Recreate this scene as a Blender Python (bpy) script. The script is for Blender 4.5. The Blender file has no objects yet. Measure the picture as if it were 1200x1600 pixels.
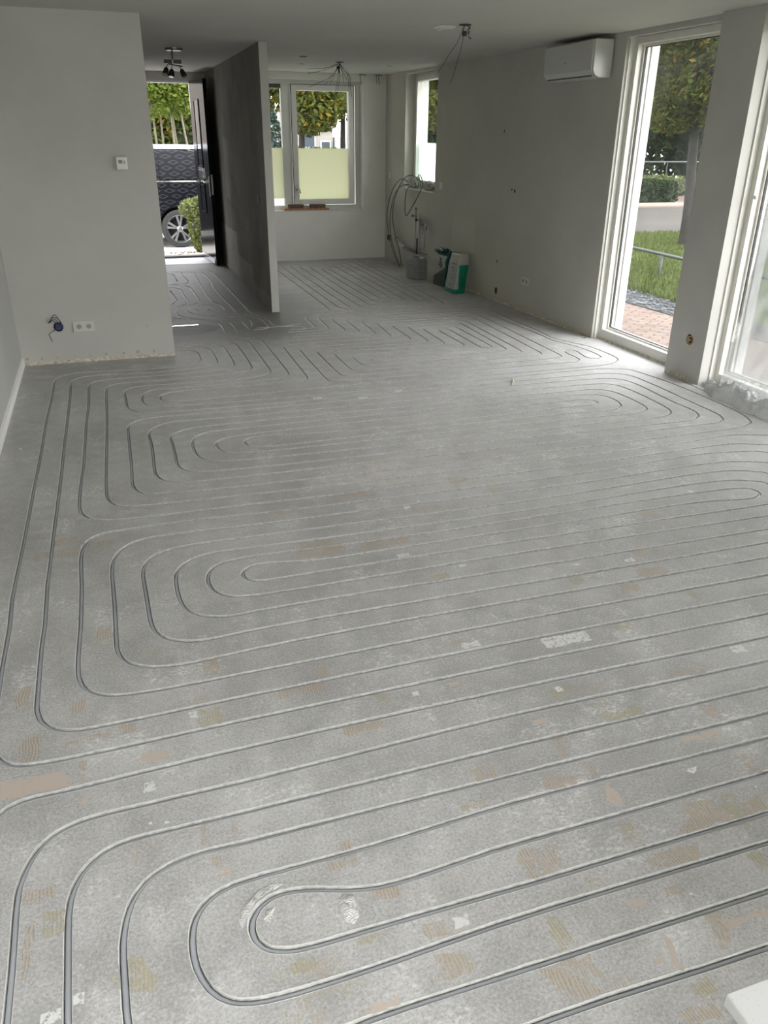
import bpy, bmesh, math, random
import numpy as np
from mathutils import Vector, Matrix, noise, geometry
S = bpy.context.scene
COL = S.collection
R = random.Random(7)
PI = math.pi

# ---------------------------------------------------------------- camera
cam_d = bpy.data.cameras.new('camera'); cam = bpy.data.objects.new('camera', cam_d); COL.objects.link(cam)
YAW, PITCH, ROLL = -0.32797686, 0.444614156, 0.00999791467
cy, sy, cp, sp = math.cos(YAW), math.sin(YAW), math.cos(PITCH), math.sin(PITCH)
fw = Vector((-sy*cp, cy*cp, -sp)); rt = Vector((cy, sy, 0)); up = rt.cross(fw)
cr, sr = math.cos(ROLL), math.sin(ROLL)
rt, up = cr*rt+sr*up, -sr*rt+cr*up
M = Matrix((rt, up, -fw)).transposed().to_4x4(); M.translation = Vector((0, 0, 1.65)); cam.matrix_world = M
cam_d.sensor_fit = 'VERTICAL'; cam_d.sensor_height = 36; cam_d.lens = 36*1235.0/1600
cam_d.clip_start = .05; cam_d.clip_end = 300
S.camera = cam
# ---------------------------------------------------------------- sky (overcast, brighter behind the camera)
W = bpy.data.worlds.new('overcast_sky'); S.world = W; W.use_nodes = True
wn, wl = W.node_tree.nodes, W.node_tree.links
bg = wn['Background']
tc = wn.new('ShaderNodeTexCoord'); sx = wn.new('ShaderNodeSeparateXYZ'); wl.new(tc.outputs['Generated'], sx.inputs[0])
rz = wn.new('ShaderNodeValToRGB'); wl.new(sx.outputs['Z'], rz.inputs[0])
rz.color_ramp.elements[0].position = .0; rz.color_ramp.elements[0].color = (1, .975, .96, 1)
rz.color_ramp.elements[1].position = .7; rz.color_ramp.elements[1].color = (.96, .965, 1, 1)
# the cloud is thinnest high up, behind the camera and over the garden
dt = wn.new('ShaderNodeVectorMath'); dt.operation = 'DOT_PRODUCT'; dt.inputs[1].default_value = (.45, -.75, .5); wl.new(tc.outputs['Generated'], dt.inputs[0])
ry = wn.new('ShaderNodeMapRange'); wl.new(dt.outputs['Value'], ry.inputs['Value'])
ry.inputs['From Min'].default_value = -.1; ry.inputs['From Max'].default_value = .9
ry.inputs['To Min'].default_value = 5.4; ry.inputs['To Max'].default_value = 8.5
wl.new(rz.outputs[0], bg.inputs['Color'])
mw = wn.new('ShaderNodeMath'); mw.operation = 'MULTIPLY'; mw.inputs[1].default_value = 1.0
wl.new(ry.outputs[0], mw.inputs[0]); wl.new(mw.outputs[0], bg.inputs['Strength'])
# window portals: they give off no light, they only steer the sampling of the sky through the panes
def portal(name, loc, size, direction):
    d = bpy.data.lights.new(name, 'AREA'); d.shape = 'RECTANGLE'; d.size, d.size_y = size
    d.cycles.is_portal = True
    o = bpy.data.objects.new(name, d); COL.objects.link(o); o.location = loc
    o.rotation_euler = Vector(direction).to_track_quat('-Z', 'Z').to_euler()
portal('garden_window_light', (4.5, 5.6, 1.2), (1.2, 2.4), (-1, 0, 0))
portal('garden_window_light', (4.5, 3.6, 1.2), (2.2, 2.4), (-1, 0, 0))
portal('rear_window_light', (.65, -.95, 1.2), (2.9, 2.4), (0, 1, 0))
portal('kitchen_window_light', (2.9, 12.2, 1.5), (1.9, 1.7), (0, -1, 0))
portal('kitchen_side_window_light', (4.5, 10.45, 1.7), (1.2, 1.5), (-1, 0, 0))
portal('front_door_light', (.93, 12.75, 1.15), (1.1, 2.4), (0, -1, 0))
vs = S.view_settings
S.display_settings.display_device = 'sRGB'
vs.view_transform = 'Standard'; vs.look = 'None'; vs.gamma = 1.0; vs.use_curve_mapping = False
vs.exposure = .80
cy_ = S.cycles
cy_.max_bounces = 10; cy_.diffuse_bounces = 6; cy_.glossy_bounces = 4; cy_.transparent_max_bounces = 16; cy_.transmission_bounces = 6
cy_.use_denoising = True; cy_.sample_clamp_indirect = 6.0
cy_.caustics_reflective = False; cy_.caustics_refractive = False

# ---------------------------------------------------------------- node material helpers
def new_mat(name):
    m = bpy.data.materials.new(name); m.use_nodes = True
    n = m.node_tree.nodes; b = n['Principled BSDF']
    return m, n, m.node_tree.links, b
def srgb(r, g, b):
    f = lambda c: ((c/255+.055)/1.055)**2.4 if c > 10 else c/255/12.92
    return (f(r), f(g), f(b), 1)
def mat(name, col, rough=.6, metal=0, var=.06, scale=12, bump=0, bscale=60, spec=.5, coat=0):
    m, n, l, b = new_mat(name)
    b.inputs['Roughness'].default_value = rough; b.inputs['Metallic'].default_value = metal
    b.inputs['Specular IOR Level'].default_value = spec
    if coat: b.inputs['Coat Weight'].default_value = coat; b.inputs['Coat Roughness'].default_value = .03
    t = n.new('ShaderNodeTexCoord'); no = n.new('ShaderNodeTexNoise'); l.new(t.outputs['Object'], no.inputs['Vector'])
    no.inputs['Scale'].default_value = scale; no.inputs['Detail'].default_value = 5
    r = n.new('ShaderNodeValToRGB'); l.new(no.outputs['Fac'], r.inputs[0])
    c = col[:3]
    r.color_ramp.elements[0].position = .3; r.color_ramp.elements[1].position = .7
    r.color_ramp.elements[0].color = (*[max(0, x*(1-var)) for x in c], 1); r.color_ramp.elements[1].color = (*[min(1, x*(1+var)) for x in c], 1)
    l.new(r.outputs[0], b.inputs['Base Color'])
    if bump:
        n2 = n.new('ShaderNodeTexNoise'); n2.inputs['Scale'].default_value = bscale; l.new(t.outputs['Object'], n2.inputs['Vector'])
        bp = n.new('ShaderNodeBump'); bp.inputs['Strength'].default_value = bump; bp.inputs['Distance'].default_value = .01
        l.new(n2.outputs['Fac'], bp.inputs['Height']); l.new(bp.outputs[0], b.inputs['Normal'])
    return m
class G:
    """tiny node graph builder"""
    def __init__(s, m): s.n = m.node_tree.nodes; s.l = m.node_tree.links
    def put(s, sock, v):
        if isinstance(v, (int, float)): sock.default_value = v
        elif isinstance(v, tuple): sock.default_value = v
        else: s.l.new(v, sock)
    def math(s, op, a, b=0., c=None, clamp=False):
        x = s.n.new('ShaderNodeMath'); x.operation = op; x.use_clamp = clamp
        s.put(x.inputs[0], a); s.put(x.inputs[1], b)
        if c is not None: s.put(x.inputs[2], c)
        return x.outputs[0]
    def ramp(s, v, a, b):                       # smooth 0..1 between a and b
        x = s.n.new('ShaderNodeMapRange'); x.interpolation_type = 'SMOOTHSTEP'
        s.put(x.inputs['Value'], v); x.inputs['From Min'].default_value = a; x.inputs['From Max'].default_value = b
        return x.outputs[0]
    def noise(s, vec, scale, detail=4, rough=.55, dist=0.):
        x = s.n.new('ShaderNodeTexNoise'); s.l.new(vec, x.inputs['Vector'])
        x.inputs['Scale'].default_value = scale; x.inputs['Detail'].default_value = detail
        x.inputs['Roughness'].default_value = rough; x.inputs['Distortion'].default_value = dist
        return x.outputs['Fac']
    def mapping(s, vec, scale=(1, 1, 1), loc=(0, 0, 0), rot=(0, 0, 0)):
        x = s.n.new('ShaderNodeMapping'); s.l.new(vec, x.inputs['Vector'])
        x.inputs['Scale'].default_value = scale; x.inputs['Location'].default_value = loc; x.inputs['Rotation'].default_value = rot
        return x.outputs[0]
    def mix(s, f, a, b):
        x = s.n.new('ShaderNodeMix'); x.data_type = 'RGBA'; s.put(x.inputs['Factor'], f)
        s.put(x.inputs['A'], a) if False else None
        s.put(x.inputs[6], a); s.put(x.inputs[7], b)
        return x.outputs[2]
    def obj(s): return s.n.new('ShaderNodeTexCoord').outputs['Object']
    def sep(s, v):
        x = s.n.new('ShaderNodeSeparateXYZ'); s.l.new(v, x.inputs[0]); return x.outputs
    def box(s, xyz, lo, hi, soft=.01, wob=None):
        f = None
        for k in range(3):
            if lo[k] is None: continue
            v = xyz[k] if wob is None else s.math('ADD', xyz[k], wob)
            a = s.ramp(v, lo[k]-soft, lo[k]+soft); b = s.ramp(v, hi[k]+soft, hi[k]-soft)
            t = s.math('MULTIPLY', a, b); f = t if f is None else s.math('MULTIPLY', f, t)
        return f

def concrete_mat(name='concrete_screed', kind='base'):
    m, n, l, b = new_mat(name); g = G(m); o = g.obj(); X = g.sep(o)
    big = g.noise(o, .9, 4, .6); mid = g.noise(o, 7, 8, .7); fine = g.noise(o, 130, 6, .72); grit = g.noise(o, 420, 3, .6)
    c1, c2 = (.33, .325, .315, 1), (.57, .565, .56, 1)
    v = g.math('ADD', g.math('MULTIPLY', big, .35), g.math('MULTIPLY', mid, .30)); v = g.math('ADD', v, g.math('MULTIPLY', fine, .60))
    base = g.mix(g.ramp(v, .50, .76), c1, c2)
    sand = g.math('MULTIPLY', g.ramp(grit, .54, .68), .45); base = g.mix(sand, base, (.46, .45, .42, 1))
    dark = g.math('MULTIPLY', g.ramp(g.noise(o, 210, 3, .6), .60, .68), .6); base = g.mix(dark, base, (.12, .118, .11, 1))
    # trowel streaks, faint, along x
    st = g.noise(g.mapping(o, (1.1, 22, 1)), 1.2, 4, .6); base = g.mix(g.math('MULTIPLY', g.ramp(st, .52, .75), .22), base, (.47, .47, .45, 1))
    # joints of the lifted tiles, faint darker lines on a 0.45 m grid
    # pale lime dust blotches
    d = g.math('MULTIPLY', g.ramp(g.noise(o, 3.4, 8, .78), .50, .66), g.ramp(g.noise(g.mapping(o, (1, 1.6, 1), rot=(0, 0, .5)), 60, 5, .75), .44, .60))
    base = g.mix(g.math('MULTIPLY', d, .75), base, (.80, .795, .78, 1))
    # flecks of white plaster
    fl = g.math('MULTIPLY', g.ramp(g.noise(o, 30, 3, .6), .70, .73), g.ramp(g.noise(o, 6, 2), .5, .58)); base = g.mix(fl, base, (.72, .72, .70, 1))
    # worn old adhesive: faint combing where the noise says so
    area = g.math('MULTIPLY', g.ramp(g.noise(g.mapping(o, (1, 1.4, 1), (4.3, 1, 0)), 2.6, 5, .7), .57, .64), g.ramp(g.noise(g.mapping(o, (1, 1, 1), (9, 3, 0)), 22, 4, .7), .46, .56))
    wob = g.math('MULTIPLY', g.noise(o, 9, 2), .03)
    comb = g.math('SINE', g.math('MULTIPLY', g.math('ADD', X[0], wob), 2*PI/.0085))
    comb01 = g.ramp(comb, -.4, .6)
    tan = g.mix(g.noise(o, 4, 2), (.40, .335, .235, 1), (.40, .35, .20, 1))
    base = g.mix(g.math('MULTIPLY', area, g.math('MULTIPLY_ADD', comb01, .4, .1)), base, tan)
    h = g.math('ADD', g.math('MULTIPLY', fine, .5), g.math('MULTIPLY', grit, .35))
    if kind == 'base':
        # wet dark stain near the hall
        w = g.math('SUBTRACT', 1., g.ramp(g.math('ADD', g.math('ADD', g.math('POWER', g.math('MULTIPLY', g.math('SUBTRACT', X[0], .60), 3.2), 2), g.math('POWER', g.math('MULTIPLY', g.math('SUBTRACT', X[1], 7.58), 4.2), 2)), g.math('MULTIPLY', g.math('SUBTRACT', mid, .5), .9)), .8, 1.15))
        w = g.math('MULTIPLY', w, 1.0)
        base = g.mix(g.math('MULTIPLY', w, .9), base, (.045, .043, .038, 1))
        # floor colour darkens towards the hall
        hall = g.math('MULTIPLY', g.ramp(X[1], 6.5, 7.6), g.ramp(X[0], 2.2, 1.5)); base = g.mix(g.math('MULTIPLY', hall, .80), base, (.085, .082, .076, 1))
        # milling dust along the groove edges (attribute is 1 on the edge)
        at = n.new('ShaderNodeAttribute'); at.attribute_name = 'edge'
        e = g.ramp(g.math('ADD', at.outputs['Fac'], g.math('MULTIPLY', g.math('SUBTRACT', g.noise(o, 90, 4, .7), .5), .9)), .38, .62)
        base = g.mix(g.math('MULTIPLY', e, .85), base, (.78, .775, .75, 1)); h = g.math('ADD', h, g.math('MULTIPLY', e, .7))
    if kind == 't':
        f = g.ramp(g.noise(o, 22, 6, .75), .41, .53); base = g.mix(g.math('MULTIPLY', f, .35), base, (.20, .175, .14, 1)); base = g.mix(g.math('MULTIPLY', f, g.math('MULTIPLY_ADD', comb01, .72, .12)), base, (.55, .45, .33, 1)); h = g.math('ADD', h, g.math('MULTIPLY', comb01, .9))
    if kind == 'y':
        f = g.ramp(g.noise(o, 20, 6, .75), .40, .54); base = g.mix(g.math('MULTIPLY', f, g.math('MULTIPLY_ADD', comb01, .3, .35)), base, (.40, .35, .19, 1)); h = g.math('ADD', h, g.math('MULTIPLY', comb01, .6))
    if kind == 's':
        f = g.ramp(g.noise(o, 24, 6, .75), .36, .46); base = g.mix(g.math('MULTIPLY', f, .85), base, (.53, .45, .38, 1))
    if kind == 'd':
        f = g.ramp(g.noise(o, 14, 7, .78), .36, .62); base = g.mix(g.math('MULTIPLY', f, .6), base, (.60, .57, .51, 1))
    if kind == 'w':
        f = g.ramp(g.noise(o, 60, 4, .7), .40, .5); base = g.mix(g.math('MULTIPLY', f, .9), base, (.74, .74, .72, 1))
    l.new(base, b.inputs['Base Color'])
    b.inputs['Roughness'].default_value = .62; b.inputs['Specular IOR Level'].default_value = .42
    if kind == 'base':
        r = g.math('SUBTRACT', g.math('MULTIPLY_ADD', g.math('SUBTRACT', mid, .5), .3, .60), g.math('MULTIPLY', w, .0)); l.new(r, b.inputs['Roughness'])
    bp = n.new('ShaderNodeBump'); bp.inputs['Strength'].default_value = .55; bp.inputs['Distance'].default_value = .0022
    l.new(h, bp.inputs['Height']); l.new(bp.outputs[0], b.inputs['Normal'])
    return m

def plaster_mat(name, col, patch=None, mottle=.05, rough=.85):
    """painted plaster; patch = list of (lo, hi, colour, strength) regions that were never painted"""
    m, n, l, b = new_mat(name); g = G(m); o = g.obj(); X = g.sep(o)
    a = g.noise(o, 1.3, 5, .6); c = [col[k] for k in range(3)]
    base = g.mix(g.ramp(a, .3, .7), (*[x*(1-mottle) for x in c], 1), (*[min(1, x*(1+mottle)) for x in c], 1))
    wob = g.math('MULTIPLY', g.math('SUBTRACT', g.noise(o, 7, 5, .7), .5), .16)
    for lo, hi, pc, st in (patch or []):
        f = g.box(X, lo, hi, .012, wob); f = g.math('MULTIPLY', f, g.math('MULTIPLY_ADD', g.noise(o, 4, 5, .7), .8, .35, clamp=True))
        base = g.mix(g.math('MULTIPLY', f, st), base, pc)
    l.new(base, b.inputs['Base Color']); b.inputs['Roughness'].default_value = rough; b.inputs['Specular IOR Level'].default_value = .25
    bp = n.new('ShaderNodeBump'); bp.inputs['Strength'].default_value = .25; bp.inputs['Distance'].default_value = .004
    l.new(g.math('ADD', g.noise(o, 6, 4), g.math('MULTIPLY', g.noise(o, 120, 3), .15)), bp.inputs['Height']); l.new(bp.outputs[0], b.inputs['Normal'])
    return m

def glass_mat(name='window_glass', haze=.0):
    m, n, l, b = new_mat(name); n.remove(b); out = n['Material Output']
    t = n.new('ShaderNodeBsdfTransparent'); t.inputs[0].default_value = (.92, .925, .92, 1)
    gl = n.new('ShaderNodeBsdfGlossy'); gl.inputs['Roughness'].default_value = .02
    lw_ = n.new('ShaderNodeLayerWeight'); lw_.inputs[0].default_value = .5; g0 = G(m); pw5 = g0.math('MULTIPLY_ADD', g0.math('POWER', lw_.outputs['Facing'], 5.), .45, .03)
    mx = n.new('ShaderNodeMixShader'); l.new(pw5, mx.inputs[0]); l.new(t.outputs[0], mx.inputs[1]); l.new(gl.outputs[0], mx.inputs[2])
    res = mx
    if haze:                                     # dusty pane
        g = G(m); o = g.obj()
        f = g.math('MULTIPLY', g.math('MULTIPLY_ADD', g.ramp(g.noise(g.mapping(o, (1, 1, .6)), 2.2, 6, .65), .35, .75), .8, .2), haze)
        d = n.new('ShaderNodeBsdfTranslucent'); d.inputs[0].default_value = (.75, .78, .76, 1)
        m2 = n.new('ShaderNodeMixShader'); l.new(f, m2.inputs[0]); l.new(mx.outputs[0], m2.inputs[1]); l.new(d.outputs[0], m2.inputs[2]); res = m2
    l.new(res.outputs[0], out.inputs[0]); return m
def film_mat(name, col):
    m, n, l, b = new_mat(name); n.remove(b); out = n['Material Output']; g = G(m)
    t = n.new('ShaderNodeBsdfTranslucent'); t.inputs[0].default_value = col
    d = n.new('ShaderNodeBsdfDiffuse'); d.inputs[0].default_value = (.7, .75, .68, 1)
    mx = n.new('ShaderNodeMixShader'); mx.inputs[0].default_value = .12; l.new(t.outputs[0], mx.inputs[1]); l.new(d.outputs[0], mx.inputs[2])
    l.new(mx.outputs[0], out.inputs[0]); return m
def plastic_film_mat(name='clear_plastic_film', dens=.22):
    m, n, l, b = new_mat(name); n.remove(b); out = n['Material Output']; g = G(m)
    tr = n.new('ShaderNodeBsdfTransparent'); tr.inputs[0].default_value = (.93, .95, .94, 1)
    tl = n.new('ShaderNodeBsdfTranslucent'); tl.inputs[0].default_value = (.9, .91, .9, 1)
    di = n.new('ShaderNodeBsdfDiffuse'); di.inputs[0].default_value = (.9, .9, .9, 1)
    gl = n.new('ShaderNodeBsdfGlossy'); gl.inputs['Roughness'].default_value = .12
    a = n.new('ShaderNodeMixShader'); a.inputs[0].default_value = .35; l.new(tl.outputs[0], a.inputs[1]); l.new(di.outputs[0], a.inputs[2])
    c = n.new('ShaderNodeMixShader'); o = g.obj(); f = g.math('MULTIPLY_ADD', g.ramp(g.noise(g.mapping(o, (1, 1, .35)), 9, 5, .6, 1.), .35, .75), .35, dens)
    l.new(f, c.inputs[0]); l.new(tr.outputs[0], c.inputs[1]); l.new(a.outputs[0], c.inputs[2])
    e = n.new('ShaderNodeMixShader'); lw = n.new('ShaderNodeLayerWeight'); lw.inputs[0].default_value = .35; l.new(g.math('MULTIPLY', lw.outputs['Fresnel'], .7), e.inputs[0])
    l.new(c.outputs[0], e.inputs[1]); l.new(gl.outputs[0], e.inputs[2]); l.new(e.outputs[0], out.inputs[0])
    return m
def leaf_mat(name, cols, trans=.35):
    m, n, l, b = new_mat(name); n.remove(b); out = n['Material Output']
    ge = n.new('ShaderNodeNewGeometry'); r = n.new('ShaderNodeValToRGB'); l.new(ge.outputs['Random Per Island'], r.inputs[0])
    els = r.color_ramp.elements
    while len(els) < len(cols): els.new(.5)
    for i, c in enumerate(cols): els[i].position = i/(len(cols)-1); els[i].color = c
    d = n.new('ShaderNodeBsdfDiffuse'); t = n.new('ShaderNodeBsdfTranslucent'); l.new(r.outputs[0], d.inputs[0]); l.new(r.outputs[0], t.inputs[0])
    mx = n.new('ShaderNodeMixShader'); mx.inputs[0].default_value = trans; l.new(d.outputs[0], mx.inputs[1]); l.new(t.outputs[0], mx.inputs[2]); l.new(mx.outputs[0], out.inputs[0])
    return m

# ---------------------------------------------------------------- mesh helpers
def link(name, me, m=None, parent=None, smooth=False, **props):
    o = bpy.data.objects.new(name, me); COL.objects.link(o)
    if m is not None:
        for k in (m if isinstance(m, list) else [m]): me.materials.append(k)
    if parent is not None: o.parent = parent
    if smooth:
        me.polygons.foreach_set('use_smooth', [True]*len(me.polygons))
    for k, v in props.items(): o[k] = v
    return o
def empty(name, loc, label, cat, group=None, rz=0):
    o = bpy.data.objects.new(name, None); COL.objects.link(o); o.location = loc; o.rotation_euler = (0, 0, rz); o.empty_display_size = .05
    o['label'] = label; o['category'] = cat
    if group: o['group'] = group
    return o
def tag(o, label, cat, group=None):
    o['label'] = label; o['category'] = cat
    if group: o['group'] = group
    return o
class MB:
    def __init__(s): s.v = []; s.f = []; s.sm = []
    def add(s, vs, fs):
        k = len(s.v); s.v += [tuple(v) for v in vs]; s.f += [tuple(i+k for i in f) for f in fs]; return s
    def box(s, lo, hi):
        x0, y0, z0 = lo; x1, y1, z1 = hi
        return s.add([(x0, y0, z0), (x1, y0, z0), (x1, y1, z0), (x0, y1, z0), (x0, y0, z1), (x1, y0, z1), (x1, y1, z1), (x0, y1, z1)],
                     [(0, 3, 2, 1), (4, 5, 6, 7), (0, 1, 5, 4), (1, 2, 6, 5), (2, 3, 7, 6), (3, 0, 4, 7)])
    def prism(s, poly, z0, z1):
        n = len(poly); return s.add([(*p, z0) for p in poly]+[(*p, z1) for p in poly],
            [tuple(range(n-1, -1, -1)), tuple(range(n, 2*n))]+[(i, (i+1) % n, n+(i+1) % n, n+i) for i in range(n)])
    def extr(s, poly, axis, a, b):
        """polygon in the plane across axis, extruded from a to b along it"""
        def P(p, t): return {'x': (t, p[0], p[1]), 'y': (p[0], t, p[1]), 'z': (p[0], p[1], t)}[axis]
        n = len(poly); return s.add([P(p, a) for p in poly]+[P(p, b) for p in poly],
            [tuple(range(n-1, -1, -1)), tuple(range(n, 2*n))]+[(i, (i+1) % n, n+(i+1) % n, n+i) for i in range(n)])
    def tube(s, pts, r, seg=8, cap=True):
        pts = [Vector(p) for p in pts]; n = len(pts); rr = r if isinstance(r, (list, tuple)) else [r]*n
        t0 = (pts[1]-pts[0]).normalized(); ref = Vector((0, 0, 1)) if abs(t0.z) < .9 else Vector((1, 0, 0))
        u = t0.cross(ref).normalized(); vs = []
        for i, p in enumerate(pts):
            t = (pts[min(i+1, n-1)]-pts[max(i-1, 0)])
            t = t.normalized() if t.length > 1e-9 else t0
            u = (u-t*u.dot(t)).normalized(); w = t.cross(u)
            for k in range(seg):
                a = 2*PI*k/seg; vs.append(p+(u*math.cos(a)+w*math.sin(a))*rr[i])
        fs = [(i*seg+k, i*seg+(k+1) % seg, (i+1)*seg+(k+1) % seg, (i+1)*seg+k) for i in range(n-1) for k in range(seg)]
        if cap: fs += [tuple(range(seg-1, -1, -1)), tuple((n-1)*seg+k for k in range(seg))]
        return s.add(vs, fs)
    def lathe(s, prof, c=(0, 0, 0), axis='z', seg=24, cap=True):
        """prof = [(radius, height)...] about the axis through c"""
        vs = []
        for r_, h in prof:
            for k in range(seg):
                a = 2*PI*k/seg; x, y = r_*math.cos(a), r_*math.sin(a)
                p = {'z': (x, y, h), 'x': (h, x, y), 'y': (x, h, y)}[axis]; vs.append((p[0]+c[0], p[1]+c[1], p[2]+c[2]))
        n = len(prof); fs = [(i*seg+k, i*seg+(k+1) % seg, (i+1)*seg+(k+1) % seg, (i+1)*seg+k) for i in range(n-1) for k in range(seg)]
        if cap: fs += [tuple(range(seg-1, -1, -1)), tuple((n-1)*seg+k for k in range(seg))]
        return s.add(vs, fs)
    def build(s, name, m=None, parent=None, smooth=False, bevel=0, bseg=2, sub=0, **props):
        me = bpy.data.meshes.new(name); me.from_pydata(s.v, [], s.f); me.update()
        bm = bmesh.new(); bm.from_mesh(me)
        if bevel:
            bmesh.ops.remove_doubles(bm, verts=bm.verts, dist=1e-5)
            bmesh.ops.bevel(bm, geom=[e for e in bm.edges if e.calc_face_angle(0) > .5], offset=bevel, segments=bseg, profile=.5, affect='EDGES')
        bmesh.ops.recalc_face_normals(bm, faces=bm.faces)
        bm.to_mesh(me); bm.free()
        return link(name, me, m, parent, smooth, **props)
def cpts(pts, n=6):
    """smooth curve through points"""
    P = [Vector(p) for p in pts]; P = [2*P[0]-P[1]]+P+[2*P[-1]-P[-2]]; out = []
    for i in range(1, len(P)-2):
        for k in range(n):
            t = k/n; a, b, c, d = P[i-1:i+3]
            out.append(.5*((2*b)+(c-a)*t+(2*a-5*b+4*c-d)*t*t+(3*b-a-3*c+d)*t**3))
    return out+[P[-2]]

# ---------------------------------------------------------------- materials
M_CONC = concrete_mat()
M_PATCH = {k: concrete_mat({'t': 'combed_adhesive', 'y': 'yellow_adhesive', 's': 'smooth_filler', 'w': 'white_plaster_splash', 'd': 'pale_worn_screed'}[k], k) for k in 'tyswd'}
M_DUST = mat('groove_wall_dust', (.50, .495, .47), .9, var=.25, scale=60, bump=.4, bscale=300)
M_PIPE = mat('grey_plastic_pipe', (.40, .415, .44), .33, var=.1, scale=5, spec=.5)
M_WALL = plaster_mat('white_wall_paint', (.50, .495, .465))
M_WALLK = plaster_mat('brightened_kitchen_plaster', (.86, .85, .81))  # wall colour lightened to stand in for light missing in the kitchen
M_WALLR = plaster_mat('white_wall_paint_with_bare_patches', (.50, .495, .45), [((None,)*3, None, None, 0)][:0]+[
    ((0, 7.75, -.2), (9, 8.75, .72), (.50, .475, .385, 1), .6), ((0, 8.7, -.2), (9, 9.32, .80), (.60, .58, .50, 1), .6),
    ((0, 6.2, -.2), (9, 11.9, .06), (.48, .44, .34, 1), .7), ((0, 7.2, .75), (9, 8.9, 1.5), (.57, .56, .50, 1), .12)])
M_CEIL = plaster_mat('ceiling_plaster', (.54, .53, .50), mottle=.03)
M_GREYW = plaster_mat('shaded_grey_plaster', (.38, .385, .36))  # left wall's shade put into a darker grey of the plaster
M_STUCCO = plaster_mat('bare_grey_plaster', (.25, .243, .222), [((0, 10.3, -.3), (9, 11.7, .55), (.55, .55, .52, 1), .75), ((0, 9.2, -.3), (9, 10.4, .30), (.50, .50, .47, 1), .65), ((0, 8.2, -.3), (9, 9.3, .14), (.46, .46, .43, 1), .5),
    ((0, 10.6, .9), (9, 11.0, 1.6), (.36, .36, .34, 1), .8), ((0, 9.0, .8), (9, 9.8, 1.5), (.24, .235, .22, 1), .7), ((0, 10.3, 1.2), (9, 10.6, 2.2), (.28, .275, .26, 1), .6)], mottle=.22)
M_FRAME = mat('cream_window_paint', (.72, .71, .66), .4, var=.02)
M_FRAMEW = mat('white_window_frame', (.78, .78, .75), .35, var=.02)
M_EXTW = mat('white_outer_reveal', (.62, .63, .63), .5, var=.02)
M_GASKET = mat('black_rubber', (.02, .02, .02), .6)
M_GLASS = glass_mat(); M_GLASSD = glass_mat('dusty_window_glass', .011)
M_FILM = film_mat('frosted_window_film', (.56, .57, .45, 1)); M_FILM2 = film_mat('frosted_window_film_cool', (.75, .82, .78, 1))
M_PLF = plastic_film_mat(); M_PLB = plastic_film_mat('bunched_plastic_film', .85)
M_WHITE = mat('white_plastic', (.72, .715, .68), .4, var=.02)
M_ACW = mat('white_casing', (.56, .56, .54), .35, var=.01)
M_BLACK = mat('black_plastic', (.02, .02, .02), .5)
M_WIRE = mat('dark_cable', (.035, .037, .04), .5)
M_GWIRE = mat('grey_cable', (.12, .14, .14), .5)
M_METAL = mat('dull_metal', (.34, .335, .32), .35, metal=1, var=.1)
M_CHROME = mat('chrome', (.8, .8, .8), .12, metal=1, var=.02)
M_STEEL = mat('stainless_steel', (.6, .6, .6), .28, metal=1, var=.05)
M_DOOR = mat('glossy_black_paint', (.012, .012, .014), .13, spec=.10, var=.05)
M_DGLASS = mat('dark_glass', (.006, .006, .007), .03, spec=.8)
M_WOOD = mat('orange_brown_wood', (.42, .19, .08), .6, var=.25, scale=25)
M_BRICK = mat('weathered_brick', (.16, .105, .075), .9, var=.45, scale=60, bump=.5, bscale=120)
M_STONE = mat('white_speckled_stone', (.80, .80, .79), .3, var=.05, scale=300)
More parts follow.
